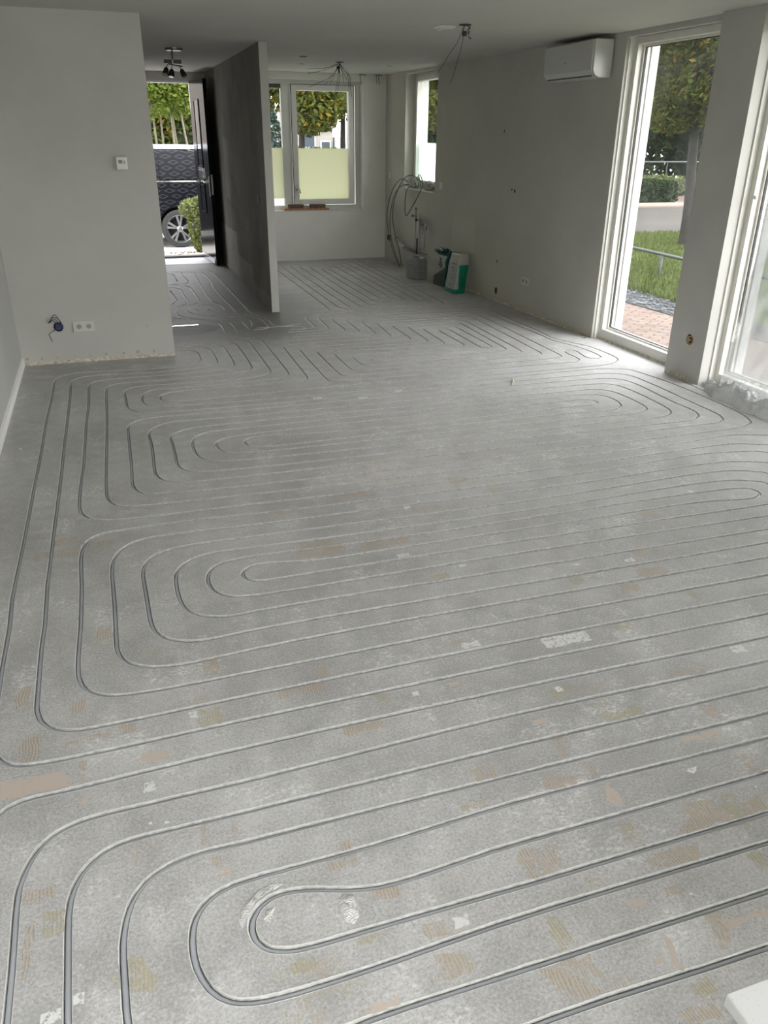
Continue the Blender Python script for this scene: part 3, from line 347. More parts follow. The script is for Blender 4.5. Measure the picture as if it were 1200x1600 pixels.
 'E':'1550,7100 1854,7098 1913,7099 1941,7100 1969,7104 1985,7109 2000,7118 2012,7130 2020,7145 2026,7162 2029,7180 2030,7199 2031,7277 2029,7583 2030,7632 2031,7660 2034,7678 2036,7687 2043,7703 2048,7710 2060,7722 2067,7727 2083,7734 2092,7736 2110,7739 2138,7741 2327,7744 2885,7746 3434,7744 3612,7742 3671,7740 3689,7738 3707,7734 3723,7727 3730,7722 3742,7710 3747,7703 3753,7687 3756,7678 3759,7660 3761,7622 3761,7534 3758,7212 3758,7061 3761,6933 3768,6703 3769,6605 3768,6566 3766,6536 3755,6430 3753,6398 3752,6365 3753,6344 3755,6322 3761,6292 3768,6262 3780,6225 3790,6197 3806,6160 3862,6034 3881,5987 3897,5940 3902,5921 3907,5892 3913,5842 3916,5780 3918,5702 3917,5626 3914,5576 3910,5546 3903,5516 3892,5487 3883,5469 3872,5453 3859,5439 3838,5419 3816,5402 3800,5392 3776,5379 3758,5372 3740,5367 3721,5363 3690,5358 3659,5354 3578,5348 3477,5344 3319,5341 3071,5342 2833,5345 2521,5352 2390,5356 2309,5361 2198,5367 1927,5386 1794,5393 1671,5398 1579,5400 1456,5399 1377,5397 1219,5391 864,5373 698,5365 567,5362 486,5361 406,5364 377,5366 348,5370 320,5375 302,5379 284,5386 268,5394 254,5404 242,5417 237,5424 229,5440 226,5449 223,5467 223,5487 225,5506 231,5524 239,5541 251,5556 257,5563 264,5569 280,5578 298,5585 316,5590 345,5595 394,5600 434,5602 493,5603 594,5603 900,5600 1158,5599 1209,5600 1239,5602 1257,5606 1274,5613 1288,5623 1298,5636 1305,5652 1308,5660 1311,5679 1314,5708 1319,5873 1330,6408 1336,6613 1338,6652 1342,6680 1348,6696 1357,6711 1369,6722 1383,6731 1392,6734 1409,6738 1438,6740 1568,6741 2063,6739 2235,6739 2274,6740 2293,6742 2310,6746 2326,6752 2339,6762 2345,6768 2354,6782 2360,6799 2365,6826 2372,6913 2391,7246 2395,7294 2400,7321 2406,7338 2415,7352 2421,7358 2434,7368 2442,7371 2458,7376 2476,7379 2495,7381 2635,7383 2897,7384 3138,7384 3309,7381 3348,7378 3366,7373 3374,7370 3389,7361 3395,7356 3405,7342 3412,7325 3416,7306 3418,7287 3419,7256 3416,7064 3408,6676 3396,6240 3386,5930 3383,5889 3380,5860 3375,5842 3368,5825 3358,5812 3352,5807 3337,5798 3329,5795 3312,5791 3275,5787 3149,5782 2948,5777 2369,5766 1965,5761 1837,5760 1789,5761 1761,5763 1744,5767 1735,5770 1720,5779 1714,5784 1704,5798 1696,5814 1692,5832 1690,5851 1689,5881 1687,6071 1689,6250 1692,6289 1696,6307 1699,6315 1708,6330 1714,6336 1727,6347 1743,6354 1761,6358 1780,6360 1820,6361 1996,6361 2514,6359 2632,6360 2660,6362 2678,6366 2687,6369 2701,6377 2713,6389 2722,6404 2728,6420 2731,6439 2733,6467 2737,6557 2745,6904 2747,6962 2750,6991 2755,7008 2762,7024 2772,7037 2779,7043 2786,7047 2802,7054 2820,7058 2838,7060 2886,7062 2961,7061 2990,7060 3018,7056 3035,7051 3043,7047 3056,7036 3067,7023 3071,7015 3076,6999 3079,6980 3081,6952 3083,6844 3084,6511 3082,6268 3080,6217 3076,6189 3071,6172 3068,6164 3058,6152 3046,6143 3032,6139 3018,6139 3004,6143 2997,6147 2987,6158 2979,6172 2975,6188 2972,6206 2971,6224 2971,6283 2979,6747 2979,6826 2978,6864 2975,6882 2971,6898 2963,6912 2958,6918 2946,6927 2939,6930 2932,6931 2918,6931 2904,6927 2897,6923 2887,6912 2882,6906 2876,6891 2871,6865 2870,6836 2869,6777 2871,6437 2870,6340 2868,6311 2864,6293 2857,6277 2846,6264 2833,6253 2817,6246 2808,6244 2789,6241 2759,6239 2579,6239 1971,6241 1901,6240 1881,6238 1863,6234 1847,6227 1840,6222 1828,6210 1819,6194 1816,6186 1812,6166 1810,6146 1809,6114 1809,6007 1811,5965 1814,5944 1816,5935 1823,5918 1834,5904 1848,5894 1864,5887 1882,5883 1901,5881 1931,5880 1992,5880 2265,5881 2562,5885 2940,5892 3132,5897 3171,5900 3199,5905 3215,5912 3222,5917 3228,5922 3238,5935 3245,5951 3249,5968 3252,5987 3255,6025 3261,6228 3271,6613 3277,6967 3279,7151 3278,7180 3276,7199 3272,7216 3266,7232 3255,7246 3249,7252 3234,7260 3226,7263 3208,7268 3179,7271 3070,7273 2815,7273 2638,7272 2599,7270 2580,7268 2562,7264 2554,7261 2539,7252 2533,7247 2527,7240 2519,7226 2516,7217 2511,7199 2508,7170 2507,7119 2504,6782 2502,6720 2501,6690 2497,6662 2491,6644 2483,6630 2477,6623 2464,6613 2448,6606 2430,6602 2410,6600 2371,6599 2192,6599 1679,6602 1550,6600 1521,6598 1503,6594 1494,6591 1479,6582 1473,6577 1463,6563 1456,6547 1451,6529 1449,6509 1447,6468 1443,6244 1439,5857 1439,5683 1441,5611 1443,5592 1447,5573 1454,5557 1458,5550 1470,5538 1478,5533 1494,5526 1503,5523 1523,5520 1565,5518 1804,5515 2788,5513 3167,5510 3308,5508 3398,5505 3436,5502 3478,5495 3493,5494 3500,5496 3508,5498 3523,5505 3530,5510 3545,5522 3563,5542 3573,5558 3577,5566 3580,5575 3585,5593 3589,5622 3590,5663 3587,5769 3590,5799 3593,5818 3599,5835 3603,5844 3614,5858 3627,5869 3634,5873 3641,5875 3649,5877 3657,5877 3665,5875 3673,5872 3680,5868 3686,5863 3691,5856 3696,5849 3701,5831 3702,5812 3700,5793 3679,5680 3675,5648 3675,5627 3676,5617 3681,5598 3684,5589 3694,5574 3707,5562 3715,5558 3722,5555 3731,5552 3739,5552 3748,5552 3756,5554 3764,5557 3772,5561 3778,5566 3790,5579 3799,5595 3805,5613 3810,5642 3814,5673 3816,5704 3817,5747 3815,5790 3812,5831 3808,5870 3802,5908 3796,5939 3789,5971 3784,5992 3773,6024 3742,6106 3727,6148 3716,6191 3710,6232 3707,6263 3706,6305 3707,6468 3704,6573 3667,7208 3652,7446 3646,7504 3644,7523 3640,7541 3634,7558 3625,7572 3619,7578 3606,7588 3598,7591 3582,7596 3563,7599 3535,7601 3405,7603 3209,7605 2785,7605 2387,7603 2257,7601 2229,7598 2211,7594 2195,7587 2188,7583 2176,7571 2168,7556 2164,7548 2160,7530 2157,7502 2155,7462 2146,7169 2143,7089 2138,7060 2132,7044 2124,7029 2112,7017 2097,7009 2080,7004 2062,7001 2033,6999 1903,6998 1500,7000',
 'F':'1450,6880 1971,6878 2142,6879 2171,6880 2200,6884 2217,6889 2232,6897 2244,6909 2252,6924 2258,6941 2263,6969 2266,7051 2275,7350 2277,7391 2280,7420 2285,7438 2288,7446 2296,7461 2309,7473 2316,7477 2332,7484 2351,7488 2370,7490 2401,7492 2473,7493 2802,7495 3212,7494 3363,7493 3431,7491 3450,7489 3468,7486 3485,7480 3492,7476 3506,7466 3511,7460 3520,7444 3523,7436 3527,7417 3529,7388 3530,7318 3529,7148 3523,6682 3512,6080 3507,5888 3503,5769 3499,5730 3495,5712 3492,5704 3483,5689 3478,5683 3464,5673 3449,5666 3431,5661 3413,5659 3375,5657 3128,5651 2747,5646 2155,5640 1766,5639 1698,5639 1659,5641 1632,5645 1615,5650 1600,5659 1594,5664 1588,5670 1580,5685 1576,5694 1572,5712 1569,5751 1567,5852 1566,6040 1568,6329 1569,6379 1572,6409 1576,6427 1583,6443 1594,6456 1600,6462 1615,6471 1623,6474 1641,6478 1670,6480 1720,6481 1819,6482 2303,6479 2482,6479 2521,6480 2541,6481 2559,6484 2577,6489 2591,6497 2598,6503 2608,6516 2615,6532 2618,6540 2621,6558 2623,6586 2626,6645 2633,6976 2637,7064 2639,7092 2642,7110 2648,7127 2657,7141 2669,7153 2683,7161 2692,7164 2710,7168 2739,7171 2851,7173 3026,7172 3088,7171 3107,7169 3126,7166 3144,7160 3159,7151 3165,7146 3175,7132 3179,7124 3184,7107 3187,7088 3188,7058 3186,6869 3180,6608 3173,6345 3166,6147 3162,6098 3158,6070 3152,6053 3148,6045 3138,6032 3125,6022 3117,6018 3099,6013 3070,6008 3019,6006 2818,6000 2454,5994 2190,5991 2029,5991 1999,5993 1981,5997 1964,6003 1951,6012 1940,6025 1934,6040 1932,6056 1935,6073 1938,6081 1942,6088 1948,6095 1961,6106 1969,6110 1986,6116 2005,6119 2024,6121 2093,6122 2221,6123 2820,6120',
 'G':'1550,7300 1672,7299 1702,7300 1721,7302 1738,7306 1754,7313 1767,7323 1773,7329 1778,7337 1785,7353 1789,7371 1791,7391 1794,7464 1799,7755 1800,7776 1803,7796 1809,7816 1813,7825 1818,7834 1830,7850 1844,7862 1860,7873 1893,7893 2047,7978 2071,7993 2085,8004 2098,8018 2104,8025 2114,8041 2121,8060 2127,8089 2132,8130 2136,8181 2141,8282 2145,8434 2147,8678 2148,9391 2146,10974 2146,11227 2148,11373 2150,11411 2152,11430 2156,11447 2163,11463 2173,11477 2180,11482 2195,11491 2212,11496 2240,11500 2299,11502 2458,11504 2667,11505 3159,11504 3319,11502 3358,11501 3377,11499 3396,11496 3405,11494 3421,11487 3434,11476 3444,11463 3451,11447 3456,11429 3458,11410 3459,11371 3461,11089 3461,10562 3457,9820 3452,9129 3447,8617 3442,8277 3440,8178 3436,8150 3432,8133 3425,8117 3420,8110 3415,8103 3401,8093 3393,8089 3376,8084 3357,8081 3338,8079 3197,8077 2917,8076 2668,8076 2487,8079 2457,8081 2439,8084 2430,8086 2413,8093 2400,8104 2390,8117 2383,8134 2378,8152 2376,8181 2373,8338 2373,8666 2377,9659 2385,10672 2390,11000 2393,11178 2395,11207 2400,11236 2405,11253 2414,11268 2427,11280 2442,11289 2459,11294 2488,11297 2537,11297 2638,11294 2821,11288 3015,11280 3124,11274 3153,11270 3170,11266 3186,11258 3199,11248 3209,11234 3213,11226 3218,11209 3221,11190 3223,11160 3224,11010 3224,10688 3223,10278 3216,9234 3212,8844 3208,8532 3205,8381 3203,8351 3201,8332 3196,8313 3193,8305 3184,8290 3179,8283 3172,8278 3158,8269 3141,8264 3122,8261 3093,8259 3054,8258 2878,8257 2731,8259 2702,8260 2683,8262 2665,8266 2649,8273 2636,8284 2626,8298 2619,8314 2614,8333 2612,8353 2611,8394 2610,8630 2610,9031 2613,9488 2617,10042 2621,10474 2626,10793 2629,10957 2631,10988 2633,11008 2638,11026 2641,11035 2650,11050 2662,11062 2677,11071 2695,11076 2715,11079 2746,11081 2788,11082 2850,11082 2892,11080 2922,11076 2940,11071 2955,11062 2968,11050 2976,11035 2979,11027 2983,11009 2986,10991 2987,10952 2988,10776 2987,10432 2985,10005 2981,9513 2976,9027 2971,8725 2969,8646 2967,8608 2965,8589 2960,8572 2953,8556 2949,8549 2937,8538 2930,8534 2923,8531 2915,8529 2907,8529 2899,8529 2891,8531 2884,8534 2877,8538 2866,8550 2861,8556 2854,8572 2850,8590 2848,8609 2847,8639 2846,8700 2845,8920 2850,10396 2850,10664 2849,10783 2847,10811 2845,10828 2840,10843 2833,10855 2824,10865 2812,10871 2799,10873 2786,10871 2774,10865 2769,10860 2761,10849 2755,10835 2751,10819 2749,10801 2746,10734 2743,10543 2739,10254 2732,9569 2728,8924 2729,8550 2730,8491 2733,8472 2737,8454 2744,8437 2748,8430 2754,8424 2768,8413 2776,8409 2794,8404 2814,8401 2834,8399 2876,8398 2949,8398 2981,8399 3011,8402 3030,8406 3047,8413 3061,8423 3071,8437 3078,8452 3082,8470 3085,8488 3087,8526 3091,8717 3095,9039 3103,9900 3106,10708 3106,10964 3104,11082 3101,11110 3097,11127 3090,11143 3080,11156 3067,11167 3051,11174 3033,11178 3004,11181 2926,11182 2769,11183 2642,11182 2594,11179 2575,11176 2567,11174 2551,11167 2544,11162 2537,11157 2527,11143 2523,11135 2517,11118 2513,11089 2511,11049 2506,10759 2500,10187 2494,9424 2491,8795 2492,8402 2494,8272 2496,8242 2501,8224 2508,8207 2512,8200 2524,8188 2531,8183 2547,8176 2556,8174 2575,8171 2614,8169 2714,8167 2907,8166 3111,8167 3221,8169 3249,8172 3267,8176 3283,8183 3297,8193 3307,8207 3311,8215 3317,8232 3320,8251 3322,8280 3326,8438 3330,8786 3336,9322 3340,9990 3343,10593 3343,11033 3341,11269 3340,11299 3336,11327 3330,11345 3326,11353 3316,11366 3303,11377 3286,11384 3277,11386 3259,11389 3229,11391 3048,11394 2799,11394 2519,11393 2378,11391 2359,11389 2340,11386 2323,11381 2315,11377 2301,11367 2296,11360 2291,11353 2284,11337 2281,11328 2278,11309 2275,11260 2272,11091 2269,10820 2261,9809 2257,8790 2256,8432 2258,8267 2260,8237 2263,8216 2269,8196 2277,8177 2291,8150 2312,8118 2350,8063 2373,8032 2388,8018 2404,8007 2422,7998 2442,7993 2474,7989 2526,7988 3549,7976 3721,7973 3780,7971 3808,7968 3824,7963 3838,7956 3849,7946 3858,7933 3862,7918 3862,7903 3860,7896 3857,7889 3853,7883 3848,7878 3842,7873 3828,7867 3819,7864 3801,7862 3751,7860 3596,7860 3288,7863 2103,7879 2064,7879 2045,7878 2026,7876 2017,7873 2000,7867 1983,7857 1968,7845 1954,7831 1942,7816 1932,7800 1928,7792 1923,7774 1919,7746 1917,7716 1908,7395 1903,7298 1902,7278 1898,7260 1892,7243 1884,7229 1872,7217 1858,7209 1842,7204 1815,7200 1748,7199 1500,7200',
 'H1':'500,11100 1067,11102 1146,11101 1194,11100 1222,11096 1239,11091 1246,11088 1260,11078 1265,11072 1270,11065 1278,11049 1283,11032 1286,11012 1290,10952 1294,10800 1300,10518 1311,9741 1319,8904 1322,8491 1318,8300 1320,8255 1323,8217 1328,8188 1335,8149 1352,8071 1369,8012 1407,7890 1415,7859 1421,7827 1426,7795 1429,7752 1431,7620 1434,7580 1437,7560 1441,7542 1447,7524 1455,7507 1465,7493 1478,7482 1494,7475 1502,7473 1520,7472 1538,7475 1566,7481 1671,7519 1693,7525',
 'H2':'500,10980 924,10975 1035,10975 1122,10977 1137,10974 1144,10972 1150,10968 1155,10963 1159,10957 1162,10950 1166,10934 1170,10905 1172,10875 1178,10711 1181,10488 1181,10280 1180,10150 1178,10090 1175,10043 1165,9941 1161,9853 1159,9772 1158,9653 1159,9427 1164,9094 1168,8975 1180,8712 1181,8635 1183,8448 1188,8321 1191,8280 1195,8248 1203,8216 1209,8196 1217,8176 1226,8158 1272,8075 1306,8007 1332,7946 1343,7915 1352,7886 1357,7866 1363,7836 1368,7784 1375,7646 1377,7579 1377,7548 1375,7517 1373,7496 1368,7475 1362,7455 1353,7436 1342,7419 1336,7412 1328,7405 1312,7396 1303,7392 1284,7388 1254,7387 1204,7392',
 'H3':'669,10120 743,10108 772,10104 802,10103 821,10107 830,10110 838,10114 854,10124 861,10130 873,10145 883,10161 891,10178 898,10195 903,10213 909,10240 914,10276 915,10305 915,10347 906,10517 889,10746 887,10786 886,10827 887,10866 891,10906 896,10936 902,10953 906,10962 916,10976 928,10988 936,10992 953,10998 962,11000 981,11001 1000,10999 1018,10994 1035,10986 1042,10981 1049,10975 1060,10961 1064,10953 1070,10936 1074,10909 1074,10880 1071,10850 1052,10743 1046,10692 1042,10630 1038,10539 1034,10372 1031,10064 1028,9919 1021,9492 1019,9353 1019,9194 1023,9027 1027,8967 1031,8916 1036,8885 1043,8855 1066,8777 1074,8749 1081,8712 1086,8661 1091,8602 1094,8546 1094,8490 1091,8451 1089,8432 1085,8413 1079,8396 1074,8387 1064,8372 1058,8366 1043,8355 1035,8351 1027,8348 1009,8346 1001,8346 983,8350 965,8356 957,8361 943,8371 936,8378 931,8384 927,8392 925,8399 922,8416 924,8433 929,8451 935,8469 965,8532 975,8560 980,8578 981,8587 982,8606 981,8615 977,8632 969,8648 958,8661 951,8667 935,8677 927,8680 918,8683 908,8684 899,8683 890,8682 881,8679 873,8675 866,8670 859,8664 853,8657 843,8641 832,8615 822,8576 818,8557 814,8529 812,8492 810,8417',
 'H4':'721,10941 741,10928 746,10920 760,10905 765,10897 770,10889 776,10872 781,10844 784,10805 786,10694 787,10328',
 'H5':'650,10065 743,10039 782,10026 799,10018 816,10008 830,9997 837,9991 849,9976 860,9960 868,9941 875,9922 880,9901 885,9871 889,9840 891,9801 893,9742 894,9541 901,9259 903,9141 902,9041 899,8990 895,8950 890,8921 885,8902 879,8884 871,8867 861,8850 850,8834 793,8762 770,8731 750,8697 742,8679 735,8659 726,8627 719,8594 715,8561 711,8518 710,8487 710,8456 713,8425 717,8404 722,8384 732,8355 740,8336 755,8307 772,8279 791,8253 812,8229 827,8214 859,8187 893,8162 1013,8088 1115,8026 1157,7998 1187,7974 1207,7954 1225,7932 1235,7916 1247,7888 1255,7859 1258,7829 1258,7790 1256,7742 1251,7691 1225,7514',
 'H6':'636,9899 656,9892 693,9874 710,9863 724,9850 736,9835 741,9827 750,9810 757,9791 764,9762 769,9721 771,9679 771,9627 767,9481 766,9409 768,9317 776,9133 777,9032 774,8973 769,8934 765,8914 760,8894 750,8865 737,8838 722,8812 703,8786 670,8741 658,8723 647,8705 638,8687 630,8668 624,8649 619,8630 611,8589 605,8548 600,8499 596,8444 595,8406 595,8366 598,8325 602,8294 609,8263 618,8233 625,8215 639,8190 655,8166 673,8143 694,8119 725,8087 757,8056 790,8027 814,8008 839,7990 876,7968 905,7954 963,7928 981,7919 998,7908 1013,7895 1020,7888 1031,7873 1040,7857 1047,7840 1052,7823 1055,7804 1058,7775 1059,7639 1067,7322',
 'H7':'646,9705 657,9372 662,9139 662,9098 661,9068 658,9039 655,9020 648,8990 642,8970 627,8930 590,8852',
 'H8':'548,8147 749,8014 798,7980 839,7950 871,7924 893,7902 911,7877 922,7860 934,7831 942,7801 947,7770 950,7739 952,7699 952,7571 951,7369',
 'H9':'1141,7898 1149,7882 1165,7837 1169,7819 1173,7792 1175,7752 1175,7615 1180,7427',
 'K0':'1247,7465 1401,7459 1481,7452 1545,7444 1588,7437 1618,7430 1637,7423 1653,7414 1661,7409 1674,7397 1683,7382 1689,7366 1690,7349 1689,7341 1684,7325 1675,7310 1671,7301 1656,7289',
 'gap':'3990,4803 3977,4575 3968,4346 3959,4079 3956,3852 3955,3665 3957,3408 3970,2400',
}
PATCHES='''t -428,1989 -377,1989 -377,2096 -428,2096
s -475,1930 -374,1923 -301,1917 -291,1850 -371,1856 -468,1853
t -318,2019 -309,2045 -218,2051 -100,2052 -107,2024 -291,2036
s -131,1903 -57,1929 5,1900 -69,1883
t -259,1857 -245,1857 -245,1941 -259,1941
s -258,1768 -243,1768 -243,1794 -258,1794
t 38,1531 56,1531 56,1601 38,1601
t 116,1549 135,1549 135,1599 116,1599
t -466,2248 -413,2248 -413,2366 -466,2366
t 131,2246 185,2246 185,2323 131,2323
t -294,2154 -250,2154 -250,2236 -294,2236
t -208,2571 -155,2571 -155,2662 -208,2662
t -187,2033 -101,2033 -101,2072 -187,2072
y 90,1988 153,1988 153,2067 90,2067
t -389,1488 -314,1488 -314,1524 -389,1524
y -335,1382 -293,1382 -293,1447 -335,1447
t -377,1290 -358,1290 -358,1429 -377,1429
y -197,1234 -135,1283 -79,1169 -153,1182
s 59,1419 98,1419 98,1449 59,1449
t 53,1458 79,1458 79,1488 53,1488
w -268,1195 -247,1195 -247,1219 -268,1219
w -333,1171 -293,1171 -293,1199 -333,1199
t 328,1352 404,1352 404,1396 328,1396
t 406,1231 475,1231 475,1265 406,1265
t 488,1102 540,1102 540,1143 488,1143
t 486,1004 567,1004 567,1065 486,1065
y 333,1138 407,1138 407,1158 333,1158
y 180,1117 234,1117 234,1146 180,1146
s 320,981 384,981 384,1004 320,1004
w 567,1108 600,1108 600,1139 567,1139
t 788,1180 896,1180 896,1257 788,1257
y 1099,1260 1128,1251 1124,1174 1096,1184
t 1248,1200 1414,1233 1520,1181 1490,1149 1251,1159
t 1092,1137 1146,1150 1258,1135 1220,1095 1104,1119
y 923,1111 973,1111 973,1140 923,1140
s 980,1029 1024,1029 1024,1050 980,1050
t 1090,1030 1135,1030 1135,1052 1090,1052
y 774,1070 803,1064 803,984 758,985
t 706,875 823,875 823,959 706,959
t 1134,969 1180,963 1140,873 1114,873
s 1157,935 1291,930 1276,914 1161,908
s 1008,953 1016,944 1001,860 987,859
y 988,792 1040,792 1040,834 988,834
t 928,753 1017,753 1017,789 928,789
s 951,888 975,888 975,905 951,905
y 1351,1022 1393,1022 1393,1075 1351,1075
y 1294,1609 1430,1609 1430,1662 1294,1662
t 1616,1602 1667,1592 1663,1509 1628,1514
s 1465,1485 1614,1488 1601,1467 1469,1469
t 1086,1616 1132,1607 1107,1528 1079,1532
t 982,1474 1090,1452 1061,1405 977,1427
t 1110,1486 1156,1485 1142,1422 1104,1424
s 1141,1399 1164,1397 1149,1312 1110,1329
t 1575,1371 1606,1367 1605,1295 1577,1299
t 1303,1262 1396,1263 1387,1175 1274,1189
y 1429,1257 1463,1254 1450,1185 1399,1190
t 1460,1184 1522,1184 1522,1219 1460,1219
w 1389,1374 1440,1373 1406,1352
s 1070,1676 1122,1676 1122,1700 1070,1700
y 1618,2043 1687,2043 1687,2080 1618,2080
t 1617,1764 1731,1776 1777,1750 1745,1726
y 1196,1777 1293,1777 1293,1818 1196,1818
y 2044,2206 2077,2201 2058,2125 2027,2125
w 1311,2026 1495,2026 1495,2091 1311,2091
w 1937,1792 1994,1792 1994,1834 1937,1834
w 1223,1799 1248,1799 1248,1823 1223,1823
y 1633,2391 1697,2391 1697,2450 1633,2450
t 1808,2329 1922,2347 1870,2272 1785,2258
t 1942,2353 2081,2353 2081,2418 1942,2418
t 2022,2511 2098,2511 2098,2561 2022,2561
w 1720,2527 1749,2527 1749,2547 1720,2547
w 1952,2487 1997,2487 1997,2511 1952,2511
t 647,3024 800,3024 800,3083 647,3083
t 614,2939 828,2939 828,3031 614,3031
t 1011,2946 1138,2946 1138,3004 1011,3004
t 908,2932 1009,2932 1009,3020 908,3020
d 1002,3341 1195,3341 1195,3413 1002,3413
y 1101,2593 1177,2593 1177,2637 1101,2637
t 327,2041 495,2041 495,2099 327,2099
t 478,2111 525,2111 525,2173 478,2173
t 498,1815 624,1815 624,1851 498,1851
t 788,1955 800,1951 808,1773 796,1774
y 634,1919 694,1919 694,1971 634,1971
w 1025,2113 1091,2113 1091,2150 1025,2150
t 801,1517 870,1517 870,1558 801,1558
y 718,1425 794,1425 794,1450 718,1450
t 373,1379 404,1379 404,1431 373,1431
s 895,1934 932,1934 932,1956 895,1956
d 1128,3895 1344,3959 1473,3788 1365,3596 1122,3558 1068,3725
t 965,3481 1152,3481 1152,3557 965,3557
w 60,2037 83,2037 83,2068 60,2068
w -91,1765 -62,1765 -62,1800 -91,1800
w 766,1926 786,1926 786,1947 766,1947
w -621,4692 -608,4692 -608,4725 -621,4725
w -89,1644 -79,1644 -79,1653 -89,1653
w -47,1630 -34,1630 -34,1641 -47,1641
t -460,3265 -290,3265 -290,3339 -460,3339
t -264,3326 -129,3326 -129,3377 -264,3377
t -386,3389 -291,3389 -291,3455 -386,3455
w 1234,5130 1298,5130 1298,5187 1234,5187
w 1830,5124 1887,5124 1887,5183 1830,5183
w 1224,3273 1255,3273 1255,3329 1224,3329
w 1030,2825 1083,2825 1083,2852 1030,2852
w 1252,2665 1278,2665 1278,2690 1252,2690
w 1531,5040 1595,5040 1595,5096 1531,5096
d 1388,4396 1560,4396 1560,4487 1388,4487
t 615,3397 733,3397 733,3454 615,3454
t 1251,3238 1401,3238 1401,3287 1251,3287
t 1566,3496 1664,3496 1664,3576 1566,3576
y 1719,3323 1783,3323 1783,3383 1719,3383
t 2292,2840 2381,2840 2381,2889 2292,2889
w 2698,3023 2721,3023 2721,3057 2698,3057'''

# ---------------------------------------------------------------- floor with milled grooves
HW = .0086; DEPTH = .020
def parse(s): return np.array([tuple(map(int, q.split(','))) for q in s.split()], float)/1000
def dedupe(P):
    keep = [P[0]]
    for q in P[1:]:
        if np.linalg.norm(q-keep[-1]) > .004: keep.append(q)
    return np.array(keep)
PATH = {k: dedupe(parse(v)) for k, v in PIPES.items()}
def normals(P):
    d = np.diff(P, axis=0); d /= np.linalg.norm(d, axis=1)[:, None]
    t = np.vstack([d[:1], d[:-1]+d[1:], d[-1:]]); L = np.linalg.norm(t, axis=1)[:, None]; t /= L
    return np.stack([-t[:, 1], t[:, 0]], 1)
def resample(P, far):                            # denser points so the dust line can vary
    out = [P[0]]
    for a, b in zip(P[:-1], P[1:]):
        n = max(1, int(np.linalg.norm(b-a)/far))
        out += [a+(b-a)*k/n for k in range(1, n+1)]
    return np.array(out)
def build_floor():
    X0, X1, Y0, Y1 = -.83, 4.45, -1.0, 12.62
    verts = [(X0, Y0), (X1, Y0), (X1, Y1), (X0, Y1)]; attr = [0.]*4; edges = [(0, 1), (1, 2), (2, 3), (3, 0)]; faces = []
    walls = MB()
    def poly(pts, val, closed=False):
        k = len(verts); verts.extend([(float(p[0]), float(p[1])) for p in pts]); attr.extend([val]*len(pts))
        edges.extend([(k+i, k+i+1) for i in range(len(pts)-1)])
        if closed: edges.append((k+len(pts)-1, k))
        return list(range(k, k+len(pts)))
    cents = []
    for name, P in PATH.items():
        P = resample(P, .14); N = normals(P); hw = HW if name != 'gap' else .007
        Lf, Rt = P+N*hw, P-N*hw
        a = poly(Lf, 1.); b = poly(Rt, 1.); edges += [(a[0], b[0]), (a[-1], b[-1])]
        far = N @ np.array([-.45, .9])           # the dust mostly lies on the far side of each groove
        wob = np.array([.75+.5*noise.noise(Vector((p[0]*3, p[1]*3, 5))) for p in P])
        L2 = Lf+N*((.0025+.0075*np.maximum(0, far))*wob)[:, None]; R2 = Rt-N*((.0025+.0075*np.maximum(0, -far))*wob)[:, None]
        t0 = (P[0]-P[1])/np.linalg.norm(P[0]-P[1])*.004; t1 = (P[-1]-P[-2])/np.linalg.norm(P[-1]-P[-2])*.004
        poly(list(L2)+[L2[-1]+t1, R2[-1]+t1]+list(R2[::-1])+[R2[0]+t0, L2[0]+t0], 0., True)
        z = -DEPTH if name != 'gap' else -.03
        for A, B in ((Lf, Rt),):
            vs = [(*p, 0) for p in A]+[(*p, z) for p in A]+[(*p, 0) for p in B]+[(*p, z) for p in B]; n = len(A)
            fs = [(i, i+1, n+i+1, n+i) for i in range(n-1)]+[(2*n+i+1, 2*n+i, 3*n+i, 3*n+i+1) for i in range(n-1)]
            fs += [(0, n, 3*n, 2*n), (n-1, 3*n-1, 4*n-1, 2*n-1)]
            fs += [(n+i, n+i+1, 3*n+i+1, 3*n+i) for i in range(n-1)]
            walls.add(vs, fs)
        Q = resample(P, .02); cents.append((Q, hw))
    kinds = []
    for line in PATCHES.split('\n'):
        t, rest = line[0], line[2:]; P = parse(rest); n = len(P); out = []
        for i in range(n):
            a, b = P[i], P[(i+1) % n]; L = np.linalg.norm(b-a); m = max(2, int(L/.02))
            for k in range(m):
                q = a+(b-a)*k/m; s = min(.012, L*.18)
                out.append(q+s*np.array([noise.noise(Vector((q[0]*40, q[1]*40, 1))), noise.noise(Vector((q[0]*40, q[1]*40, 9)))])*1.5)
        faces.append(poly(out, 0.)); kinds.append(t)
    rings = [np.array([verts[i] for i in fc]) for fc in faces]
    for fc in faces: edges.extend([(fc[i], fc[(i+1) % len(fc)]) for i in range(len(fc))])
    v, e, f, ov, oe, of = geometry.delaunay_2d_cdt([Vector(p) for p in verts], edges, [], 0, 1e-5)
    V = np.array([tuple(p) for p in v])
    cen = np.array([V[list(t)].mean(0) for t in f])
    # points made where lines cross: on a groove edge when close to a centreline
    keep = np.ones(len(f), bool)
    cell = {}
    for Q, hw in cents:
        for a, b in zip(Q[:-1], Q[1:]):
            m = (a+b)/2; cell.setdefault((int(m[0]//.05), int(m[1]//.05)), []).append((a, b, hw))
    def dist(p):
        cx, cy2 = int(p[0]//.05), int(p[1]//.05); best = 9.
        for i in (-1, 0, 1):
            for j in (-1, 0, 1):
                for a, b, hw in cell.get((cx+i, cy2+j), ()):
                    d = b-a; t = max(0., min(1., float((p-a)@d/(d@d+1e-12)))); best = min(best, float(np.linalg.norm(p-a-d*t))-hw)
        return best
    for i, c in enumerate(cen):
        if dist(c) < -.0004: keep[i] = False
